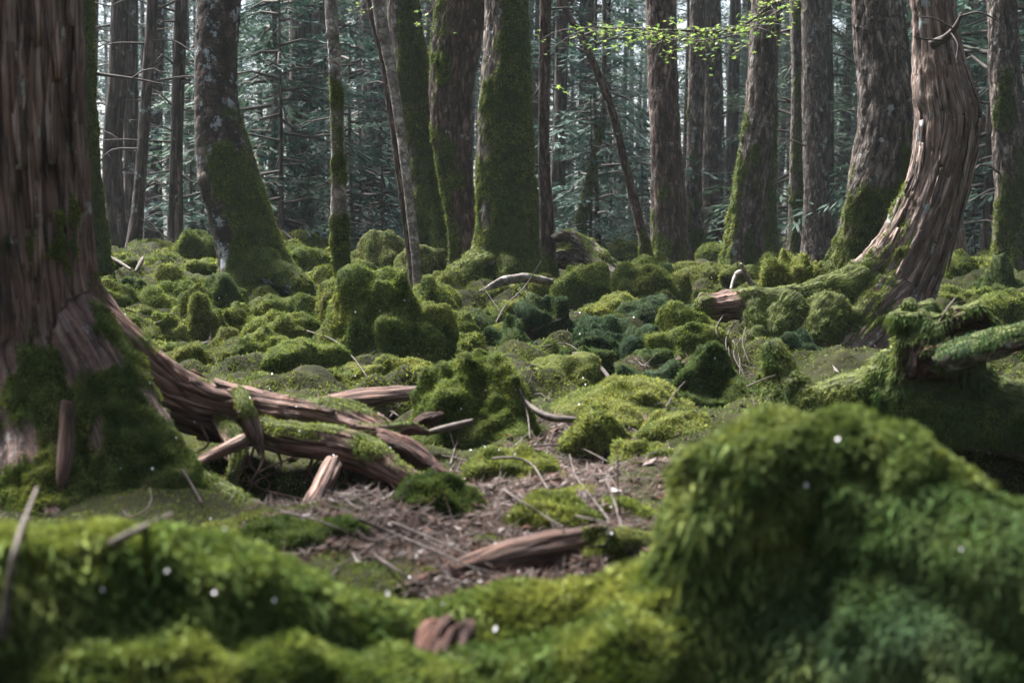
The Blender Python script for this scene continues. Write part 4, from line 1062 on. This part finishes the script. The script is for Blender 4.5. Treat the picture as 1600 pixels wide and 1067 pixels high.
# ------------------------------------------------------------------ the wood behind
def spray(base, dr, L, rr, lw):
    """flat drooping fan of foliage on one branch: branch axis and leaf quads"""
    z = np.array([0, 0, 1.0])
    side = norm(np.cross(dr, z))
    n = int(14 + L * 9)
    t = (np.arange(n) + rr.random(n)) / n * 0.9 + 0.1
    ax = base + dr * (t * L)[:, None] - z * (0.22 * L * t ** 2)[:, None]
    sg = np.where(np.arange(n) % 2, 1.0, -1.0)
    td = norm(side * sg[:, None] * rr.uniform(.6, 1.1, n)[:, None] + dr * 0.75 + z * rr.normal(0, .22, n)[:, None] - z * .22)
    tl = L * 0.30 * (1.15 - t) * rr.uniform(.6, 1.2, n) + 0.06
    V = []
    for q in (0.15, 0.5, 0.85, 1.0):
        o = ax + td * (tl * q)[:, None]
        a = rr.normal(0, .5, n)
        d2 = norm(td * np.cos(a)[:, None] + np.cross(td, z) * np.sin(a)[:, None] + z * rr.normal(-.05, .12, n)[:, None])
        s2 = norm(np.cross(d2, z + rr.normal(0, .25, (n, 3))))
        l = tl * rr.uniform(.3, .6, n) + 0.04
        w = lw * rr.uniform(.6, 1.3, n)
        V.append(np.stack([o, o + d2 * (l * .45)[:, None] + s2 * w[:, None], o + d2 * l[:, None], o + d2 * (l * .5)[:, None] - s2 * w[:, None]], 1))
    return np.concatenate(V).reshape(-1, 3)

def conifer(seed, H, r0, z0, nb, Lb, lw, dead, bend=0.3):
    """meshes of one conifer: trunk, dead branches, crown"""
    rr = np.random.default_rng(seed)
    zs = np.array([-.4, 0, .25, H * .25, H * .5, H * .75, H])
    rs = r0 * np.array([1.7, 1.45, 1.12, .85, .65, .42, .05])
    bx, by = rr.normal(0, bend, 2)
    pts = np.stack([bx * np.sin(zs / H * 3.0) * .6, by * np.sin(zs / H * 2.6) * .6, zs, rs], 1)
    tb = Tube(pts, 12, 0.28, True)
    V = tb.V + tb.N * (bark_relief(tb.bk, .012, 24, 3, seed, True) * min(1, r0 / .12))[:, None]
    trunk = mesh('trunk', V, tb.F, M_FAR, {'moss': np.zeros(len(V)), 'bk': tb.bk + seed})
    def axis(z): return np.array([np.interp(z, tb.c[:, 2], tb.c[:, 0]), np.interp(z, tb.c[:, 2], tb.c[:, 1]), z])
    leaf, twig = [], []
    for k in range(nb):
        z = z0 + (H - z0) * (k + rr.random()) / nb
        a = rr.uniform(0, 2 * np.pi)
        taper = 1 - 0.75 * ((z - z0) / (H - z0)) ** 1.3
        L = Lb * taper * rr.uniform(.55, 1.2)
        d = norm(np.array([math.cos(a), math.sin(a), rr.uniform(-.42, .40)]))
        b = axis(z)
        leaf.append(spray(b + d * L * .22, d, L, rr, lw))
        e = b + d * L * .8 - np.array([0, 0, .16 * L])
        twig.append(Tube([[*b, .018], [*(b + d * L * .4), .012], [*e, .004]], 4, 0.5, False))
    for k in range(dead):
        z = rr.uniform(.7, min(H * .55, 8)); a = rr.uniform(0, 2 * np.pi); L = rr.uniform(.4, 1.5)
        d = norm(np.array([math.cos(a), math.sin(a), rr.uniform(-.35, .25)])); b = axis(z)
        k1 = b + d * L * .5 + rr.normal(0, .06, 3); k2 = b + d * L + np.array([0, 0, rr.uniform(-.3, .12)])
        twig.append(Tube([[*b, .016], [*k1, .010], [*k2, .003]], 4, 0.25, False))
        for q in range(2):
            d2 = norm(d + rr.normal(0, .6, 3)); o = b + (k1 - b) * rr.uniform(.6, 1)
            twig.append(Tube([[*o, .007], [*(o + d2 * L * .4), .002]], 4, 0.3, False))
    out = [('trunk', trunk)]
    if twig:
        tv, tf = join([(t.V, t.F) for t in twig]); out.append(('branchwork', mesh('branchwork', tv, tf, M_TWIGD)))
    if leaf:
        lv = np.concatenate(leaf); out.append(('crown', mesh('crown', lv, np.arange(len(lv)).reshape(-1, 4), M_NEEDLE, None, False)))
    return out

PROTO = {
 'pole': [conifer(201, 17, .12, 6.0, 60, 2.0, .024, 26), conifer(202, 19, .15, 4.5, 74, 2.2, .024, 34), conifer(203, 16, .10, 7.5, 50, 1.8, .024, 22)],
 'bushy': [conifer(211, 15, .12, 1.6, 120, 2.3, .022, 10), conifer(212, 17, .15, 2.4, 130, 2.6, .022, 12), conifer(213, 13, .10, 1.2, 110, 2.1, .022, 8)],
 'young': [conifer(221, 3.4, .030, .25, 46, 1.15, .015, 0, .1), conifer(222, 4.4, .036, .35, 56, 1.3, .015, 0, .1), conifer(223, 2.3, .024, .15, 36, .9, .014, 0, .1)],
}
def plant(kind, v, x, y, rz, s, label, group):
    z = float(ground_z(np.array([x]), np.array([y]))[0]) - 0.05
    r = thing('conifer_tree' if kind != 'young' else 'young_conifer', label, 'conifer', (x, y, z), group)
    r.rotation_euler = (0, 0, rz); r.scale = (s, s, s)
    for nm, me in PROTO[kind][v]:
        o = obj(nm, me, r)
        if nm != 'trunk': o['kind'] = 'stuff'
    return r

rb = np.random.default_rng(77)
SPOTS = []
marks = sorted([(60, 'peeling foreground trunk'), (345, 'leaning banded trunk'), (527, 'mossy sapling'), (668, 'leaning dark mossy trunk'), (790, 'big central trunk'), (1040, 'dark upright trunk'), (1180, 'curving grey trunk'), (1375, 'thick dark mossy trunk'), (1470, 'twisted cypress')])
def add_spot(kind, px, Y, s):
    SPOTS.append([kind, px, Y, s, (px - 800) / F_PX * Y])
tries = 0
while len([s for s in SPOTS if s[0] != "young"]) < 160 and tries < 9000:
    tries += 1
    Y = 25 + 52 * rb.random() ** 1.1
    px = rb.uniform(90, 1640)
    if Y < 34 and any(abs(px - q[0][0][0]) < 14 for q in MIDOBJ): continue
    x = (px - 800) / F_PX * Y
    if any((x - q[4]) ** 2 + (Y - q[2]) ** 2 < 1.1 ** 2 for q in SPOTS): continue
    kind = 'bushy' if rb.random() < (0.08 if Y < 40 else 0.15) else 'pole'
    if kind == 'bushy' and Y < 21: kind = 'pole'
    add_spot(kind, px, Y, rb.uniform(.6, 1.25))
for px, Y, s in [(440, 17, 1.1), (410, 21, 1.2), (600, 18, .9), (560, 22, 1.1), (620, 25, 1.1), (920, 19, .8), (950, 22, .9), (890, 24, 1.1), (990, 26, 1.0), (300, 20, .8), (250, 25, 1.0), (330, 26, 1.0), (1270, 27, 1.0), (1230, 23, .9), (1520, 20, 1.1), (1545, 24, 1.2), (1500, 27, 1.2), (700, 26, 1.1), (480, 27, 1.2), (1130, 28, 1.1), (530, 19, .9), (1590, 22, 1.3), (1000, 20, .7), (860, 27, 1.2), (425, 19, 1.7), (555, 21, 1.5), (935, 20, 1.4), (1255, 22, 1.6), (1540, 19, 1.8), (1510, 25, 2.2), (320, 22, 1.5), (1600, 18, 1.6), (615, 23, 1.5)]:
    add_spot('young', px, Y, s)
cnt = {}
def ordw(n): return ['first', 'second', 'third', 'fourth', 'fifth', 'sixth', 'seventh', 'eighth', 'ninth', 'tenth'][n] if n < 10 else f'{n + 1}th'
for kind, px, Y, s, x in sorted(SPOTS, key=lambda q: q[1]):
    a = [m for m in marks if m[0] <= px]; b = [m for m in marks if m[0] > px]
    between = f'between the {a[-1][1]} and the {b[0][1]}' if a and b else (f'right of the {a[-1][1]}' if a else f'left of the {b[0][1]}')
    dist = 'nearer' if Y < 30 else ('middle' if Y < 50 else 'far')
    word = {'pole': 'bare pole conifer', 'bushy': 'leafy conifer', 'young': 'young bluish conifer'}[kind]
    key = (kind, dist, between); n = cnt.get(key, 0); cnt[key] = n + 1
    lab = f'{ordw(n)} {dist} {word} {between}'
    plant(kind, int(rb.integers(3)), x, Y, rb.uniform(0, 6.28), s, lab, {'pole': 'bare pole conifers behind', 'bushy': 'leafy conifers behind', 'young': 'young conifers behind'}[kind])
# unseen conifers added round the viewpoint to block the low side light
for k in range(130):
    a = rb.uniform(0, 2 * np.pi); R = rb.uniform(14, 34)
    x, y = R * math.sin(a), R * math.cos(a)
    if y > 0 and abs(math.degrees(math.atan2(x, y))) < 27: continue
    if -95 < math.degrees(math.atan2(x, y)) < 0 and R < 27: continue          # gap kept in the added ring so sun reaches the left field
    plant('bushy' if rb.random() < .6 else 'pole', int(rb.integers(3)), x, y, rb.uniform(0, 6.28), rb.uniform(.9, 1.3), 'unseen conifer added out of view to block side light', 'conifers added around the viewpoint')

# farthest wood, one mass
def far_wood():
    rr = np.random.default_rng(5)
    leaf = []
    for k in range(170):
        Y = rr.uniform(78, 112); x = rr.uniform(-.46, .46) * Y
        z = 12.5 * rr.random() ** 1.25
        a = rr.uniform(0, 6.28)
        leaf.append(spray(np.array([x, Y, z]), norm(np.array([math.cos(a), math.sin(a), rr.uniform(-.2, .2)])), rr.uniform(1.4, 3.0), rr, .11))
    lv = np.concatenate(leaf)
    o = obj('far_wood', mesh('far_wood', lv, np.arange(len(lv)).reshape(-1, 4), M_NEEDLE, None, False), kind='stuff', label='dim blue green mass of distant conifers closing the view', category='woodland')
    tb = []
    for k in range(90):
        Y = rr.uniform(76, 110); x = rr.uniform(-.44, .44) * Y
        tb.append(Tube([[x, Y, -.6, .22], [x + rr.normal(0, .2), Y, 7, .18], [x + rr.normal(0, .4), Y, 15, .10]], 6, 2.0, True))
    tv, tf = join([(t.V, t.F) for t in tb])
    obj('far_trunk', mesh('far_trunk', tv, tf, M_TWIGD), o, kind='stuff')
far_wood()

# ------------------------------------------------------------------ maple leaves
def maple_leaf_mesh(name, col):
    ang = []; rad = []
    for k, (a, r) in enumerate([(-118, .55), (-58, .85), (0, 1.0), (58, .85), (118, .55)]):
        ang += [a, a + 30]; rad += [r, .34]
    ang[-1] = 180; rad[-1] = .10
    V = [[0, 0, 0]] + [[math.sin(math.radians(a)) * r, math.cos(math.radians(a)) * r, -.10 * r * r] for a, r in zip(ang, rad)]
    n = len(ang)
    Fc = np.array([[0, 1 + (i + 1) % n, 1 + i] for i in range(n)])
    return mesh(name, np.array(V), Fc, M_MAPLE, {'col': np.tile(col, (n + 1, 1))}, False)
LEAFM = [maple_leaf_mesh('leaf', c) for c in ((.15, .22, .05), (.10, .17, .035), (.19, .25, .06))]
def maple(label, stem, Y, sub, nleaf, seed, size):
    rr = np.random.default_rng(seed)
    r = thing('maple_branch', label, 'leafy branch', P(stem[0][0], stem[0][1], stem[0][2]))
    loc = np.array(r.location)
    main = Tube([[*P(a, b, c), w] for a, b, c, w in stem], 6, .04, True)
    obj('stem', mesh('stem', main.V - loc, main.F, M_TWIGD), r)
    ends = []
    for k in range(sub):
        i = int((k + .5) / sub * (len(main.c) - 4)) + 2
        d = norm(np.array([rr.normal(0, .8), rr.normal(0, .9), rr.normal(-.05, .16)])); L = rr.uniform(.10, .30)
        tt = Tube([[*main.c[i], .003], [*(main.c[i] + d * L * .5), .002], [*(main.c[i] + d * L - np.array([0, 0, .03])), .0012]], 4, .05, True)
        obj('twig', mesh('twig', tt.V - loc, tt.F, M_TWIGD), r)
        ends.append(tt.c)
    for k in range(nleaf):
        c = ends[rr.integers(len(ends))]; p = c[rr.integers(1, len(c))] + rr.normal(0, .03, 3) * np.array([1, 1, .6])
        o = obj('leaf', LEAFM[rr.integers(3)], r)
        o.location = p - loc
        o.rotation_euler = (rr.normal(0, .35), rr.normal(0, .35), rr.uniform(0, 6.28))
        s = size * rr.uniform(.65, 1.2); o.scale = (s, s, s)
maple('spray of fresh bright green maple leaves at the top centre', [(1230, -10, 7.9, .008), (1150, 44, 7.8, .007), (1060, 48, 7.6, .006), (970, 44, 7.4, .004), (890, 46, 7.2, .003)], 7.6, 44, 290, 1, .025)
maple('second thinner layer of fresh maple leaves above the first spray', [(1230, 10, 8.4, .008), (1150, 54, 8.3, .006), (1070, 64, 8.1, .005), (990, 50, 7.9, .004), (930, 42, 7.7, .003)], 8.1, 36, 260, 4, .025)
maple('small tuft of bright maple leaves beside the leaning dark trunk', [(700, -40, 10.0, .005), (672, 20, 9.9, .004), (640, 44, 9.8, .002)], 9.9, 6, 36, 2, .030)
maple('few bright leaves at the top left of the pale leaning stem', [(600, -40, 10.0, .005), (570, 5, 9.9, .003), (548, 26, 9.8, .002)], 9.9, 5, 20, 3, .030)

# ------------------------------------------------------------------ litter
def litter():
    rr = np.random.default_rng(9)
    n = 85000
    Y = 2.4 * (12.0 / 2.4) ** rr.random(n)
    x = rr.uniform(-.42, .42, n) * Y
    lm = litter_mask(x, Y)
    keep = rr.random(n) < np.maximum(lm, 0.035)
    x, Y = x[keep], Y[keep]; n = len(x)
    z = ground_z(x, Y) + rr.random(n) * .012 + .003
    c = np.stack([x, Y, z], 1)
    a = rr.uniform(0, 6.28, n); l = .006 + .007 * rr.exponential(1.0, n).clip(0, 3.2) * np.clip(Y / 4, .8, 1.5); w = l * rr.uniform(.3, .6, n)
    slim = rr.random(n) < .62
    w = np.where(slim, .0013, w); l = np.where(slim, l * 2.2 + .01, l)
    u = np.stack([np.cos(a), np.sin(a), rr.normal(0, .30, n)], 1); v = np.stack([-np.sin(a), np.cos(a), rr.normal(0, .30, n)], 1)
    lift = np.array([0, 0, 1.0]) * (l * rr.uniform(0, .5, n))[:, None]
    V = np.stack([c - u * l[:, None] + lift, c - v * w[:, None], c + u * l[:, None] + lift * .5, c + v * w[:, None]], 1).reshape(-1, 3)
    pal = np.array([[.050, .027, .019], [.062, .041, .032], [.10, .076, .066], [.025, .015, .011], [.080, .034, .021], [.22, .19, .18]])
    cc = pal[rr.choice(6, n, p=[.26, .25, .14, .18, .12, .05])] * rr.uniform(.7, 1.2, (n, 1))
    obj('leaf_litter', mesh('leaf_litter', V, np.arange(4 * n).reshape(-1, 4), M_LEAF, {'col': np.repeat(cc, 4, 0)}, False), kind='stuff', label='brown and pinkish dead leaf litter over the forest floor', category='leaf litter')
litter()

def debris():
    rr = np.random.default_rng(23)
    parts = []
    while len(parts) < 260:
        y = rr.uniform(2.7, 8.5); x = rr.uniform(-.36, .36) * y
        if rr.random() > max(.06, float(litter_mask(np.array([x]), np.array([y]))[0])): continue
        a = rr.uniform(0, 6.28); L = .04 + .09 * rr.exponential(1.0); L = min(L, .38)
        q = np.array([[x, y], [x + math.cos(a) * L * .5 + rr.normal(0, .012), y + math.sin(a) * L * .5 + rr.normal(0, .012)], [x + math.cos(a) * L, y + math.sin(a) * L]])
        z = ground_z(q[:, 0], q[:, 1]) + .008 + np.array([0, rr.random() * .02, rr.random() * .05])
        r0 = rr.uniform(.0010, .0026)
        t = Tube(np.stack([q[:, 0], q[:, 1], z, [r0, r0 * .8, r0 * .4]], 1), 5, .05, True)
        parts.append((t.V, t.F))
    v, f = join(parts)
    obj('twig_debris', mesh('twig_debris', v, f, M_TWIG), kind='stuff', label='fine broken twigs strewn through the leaf litter', category='twigs')
debris()

# ------------------------------------------------------------------ twigs and petals, laid on what they rest on
bpy.context.view_layer.update()
DG = bpy.context.evaluated_depsgraph_get()
from mathutils import Vector
def cast(px, py, lim=60):
    d = P(px, py, 1.0) - CAM
    ok, loc, nr, idx, o, mt = SC.ray_cast(DG, Vector(CAM), Vector(d).normalized(), distance=lim)
    return (np.array(loc), np.array(nr), o) if ok else (None, None, None)

def twig(label, pts, w, mat=None, forks=0, lift=.01):
    q = []
    for px, py in pts:
        h, nr, o = cast(px, py)
        q.append(h if h is not None else hit(px, py))
    q = np.array(q)
    ymed = np.median(q[:, 1])
    q = np.array([P(px, py, float(np.clip(h[1], ymed - .5, ymed + .5)) - .02) for (px, py), h in zip(pts, q)])
    q[:, 2] += lift
    r = [w * .72 / 2 / F_PX * ymed * (1 - .55 * k / (len(q) - 1)) for k in range(len(q))]
    tb = Tube(np.concatenate([q, np.array(r)[:, None]], 1), 6, .03, True)
    o = obj('twig', mesh('twig', tb.V - q[0], tb.F, mat or M_TWIG), label=label, category='twig', group='fallen twigs')
    o.location = q[0]
    rr = np.random.default_rng(int(pts[0][0]))
    for k in range(forks):
        i = rr.integers(len(tb.c) // 4, len(tb.c) - 2)
        d = norm(tb.t[i] + rr.normal(0, .5, 3)); L = rr.uniform(.15, .4) * (tb.s[-1])
        f = Tube([[*tb.c[i], tb.r[i] * .6], [*(tb.c[i] + d * L), tb.r[i] * .25]], 5, .04, True)
        obj('fork', mesh('fork', f.V - q[0], f.F, mat or M_TWIG), o)
TW = [
 ('long thin diagonal twig rising from the centre to the central trunk', [(720, 555), (765, 520), (790, 480), (820, 450), (846, 410)], 5, 3),
 ('curved wiry twig hanging over the dark hollow of the sapling boulder', [(480, 520), (520, 534), (550, 560), (572, 590), (585, 604)], 3.5, 0),
 ('short upright grey twig near the brown pole', [(610, 655), (622, 636), (634, 616)], 5, 1),
 ('pale bent twig across the flat moss hump', [(770, 722), (800, 720), (830, 730), (850, 760), (866, 790)], 7, 1),
 ('grey twig bundle stalk pointing up right in the litter', [(960, 830), (930, 790), (900, 750), (890, 715)], 7, 1),
 ('thin arched twig over the moss bank', [(830, 702), (870, 700), (910, 706), (950, 726)], 5, 0),
 ('stiff grey twig on the right side of the litter', [(972, 832), (960, 790), (946, 752)], 8, 2),
 ('long straight twig lying in front of the forked root', [(560, 818), (620, 842), (690, 872), (760, 905)], 8, 1),
 ('second straight twig lying just right of the forked root foot', [(612, 822), (670, 846), (720, 868), (770, 892)], 7, 0),
 ('short forked twig left of the reddish fallen log', [(585, 876), (612, 892), (640, 912)], 9, 2),
 ('broken pale twig in front of the stubby red root', [(440, 806), (490, 818), (540, 836)], 7, 0),
 ('thin twig leaning on the moss right of the forked root', [(786, 770), (815, 790), (850, 812), (880, 830)], 7, 0),
 ('fine twig at the foot of the buttress of the peeling trunk', [(285, 740), (300, 764), (316, 792)], 9, 0),
 ('thin twig lying on the left moss field', [(196, 486), (236, 498), (276, 492)], 4, 1),
 ('dark twig on the moss left of the upright emerald cushion', [(226, 512), (252, 504), (280, 490)], 3.5, 1),
 ('twig lying on the bluish mound left of the jagged rock', [(830, 520), (858, 508), (884, 498)], 3.5, 0),
 ('grey twig below the jagged rock', [(846, 545), (884, 540), (912, 556)], 4, 1),
 ('thin stick standing in the moss right of the broken stake', [(1266, 430), (1258, 390), (1246, 350)], 3, 0),
 ('reddish twig on the dark boulder with the lighter crown', [(1040, 640), (1054, 618), (1070, 600)], 4, 1),
 ('grey stick near the tiny moss cushion', [(1168, 608), (1190, 598), (1212, 590)], 5, 0),
 ('bare pale root end behind the root plate of the fallen log', [(1470, 505), (1480, 486), (1492, 470)], 6, 1),
 ('blurred grey twig standing at the lower left corner', [(6, 1010), (14, 930), (30, 850), (58, 772)], 20, 0),
 ('blurred dark stick poking from the foreground moss on the left', [(175, 862), (220, 838), (268, 812)], 22, 0),
 ('short twig lying across the litter beside the mossy end of the log', [(900, 812), (940, 822), (985, 838)], 6, 1),
 ('crooked twig below the shaggy overhanging boulder', [(704, 730), (712, 700), (722, 672)], 5, 1),
 ('dry stalk drooping from the shaggy overhanging boulder', [(812, 612), (824, 650), (828, 690)], 5, 0),
]
for lab, pts, w, fk in TW: twig(lab, pts, w, None, fk)
for k, (px, py) in enumerate([(1130, 520), (1138, 545), (1150, 530), (1145, 560), (1158, 556), (1165, 540)]):
    twig('tangled dry rootlet under the mossy root of the twisted cypress', [(px, py - 25), (px + rb.normal(0, 8), py), (px + rb.normal(0, 14), py + 32)], 3.5, M_TWIG, 2)

pv = np.array([[0, -1, .1], [.55, -.2, 0], [.5, .5, .12], [0, .95, .25], [-.5, .5, .12], [-.55, -.2, 0], [0, .1, -.06]])
PET = mesh('petal', pv, np.array([[6, 0, 1], [6, 1, 2], [6, 2, 3], [6, 3, 4], [6, 4, 5], [6, 5, 0]]), M_PETAL)
spots = [(264, 896, 11), (337, 930, 11), (605, 930, 12), (690, 946, 9), (776, 985, 14), (1260, 762, 12), (1310, 692, 12), (350, 830, 9), (330, 812, 8), (494, 858, 8), (955, 835, 9), (720, 640, 5), (555, 588, 5), (238, 735, 9), (640, 905, 9), (810, 895, 8), (160, 925, 10), (430, 940, 10), (1080, 990, 10), (1500, 860, 11)]
for k in range(52):
    spots.append((rb.uniform(170, 1180), rb.uniform(430, 840), rb.uniform(3, 6)))
for px, py, s in spots:
    h, nr, o = cast(px, py)
    if h is None or h[1] > 14: continue
    p = obj('petal', PET, label='small white fallen petal on the moss and litter', category='petal', group='fallen white petals')
    q = norm(norm(CAM - h) * .6 + nr * (1 if np.dot(nr, CAM - h) > 0 else -1) * .5 + np.array([0, 0, .8]))
    p.location = h + q * .006
    p.rotation_euler = Vector(q).to_track_quat('Z', 'Y').to_euler()
    r = s * .8 / 2 / F_PX * h[1]; p.scale = (r, r, r)

# ------------------------------------------------------------------ the air between the trees
def haze():
    m, nt, out = nodes('haze_air')
    v = N_(nt, 'ShaderNodeVolumePrincipled')
    v.inputs['Color'].default_value = (.80, .92, .96, 1)
    v.inputs['Density'].default_value = HAZE
    v.inputs['Anisotropy'].default_value = 0.2
    nt.links.new(v.outputs[0], out.inputs['Volume'])
    a, b = np.array([-270., -270., -4.5]), np.array([270., 270., 26.])
    V = np.array([[(a, b)[i][0], (a, b)[j][1], (a, b)[k][2]] for i in (0, 1) for j in (0, 1) for k in (0, 1)])
    Fc = np.array([[0, 1, 3, 2], [4, 6, 7, 5], [0, 4, 5, 1], [2, 3, 7, 6], [0, 2, 6, 4], [1, 5, 7, 3]])
    obj('haze', mesh('haze', V, Fc, m, None, False), kind='stuff')
HAZE = 0.0005
if HAZE > 0: haze()
print('moss triangles', TOTAL[0], 'all', sum(sum(len(p.vertices) - 2 for p in m.polygons) for m in []) )
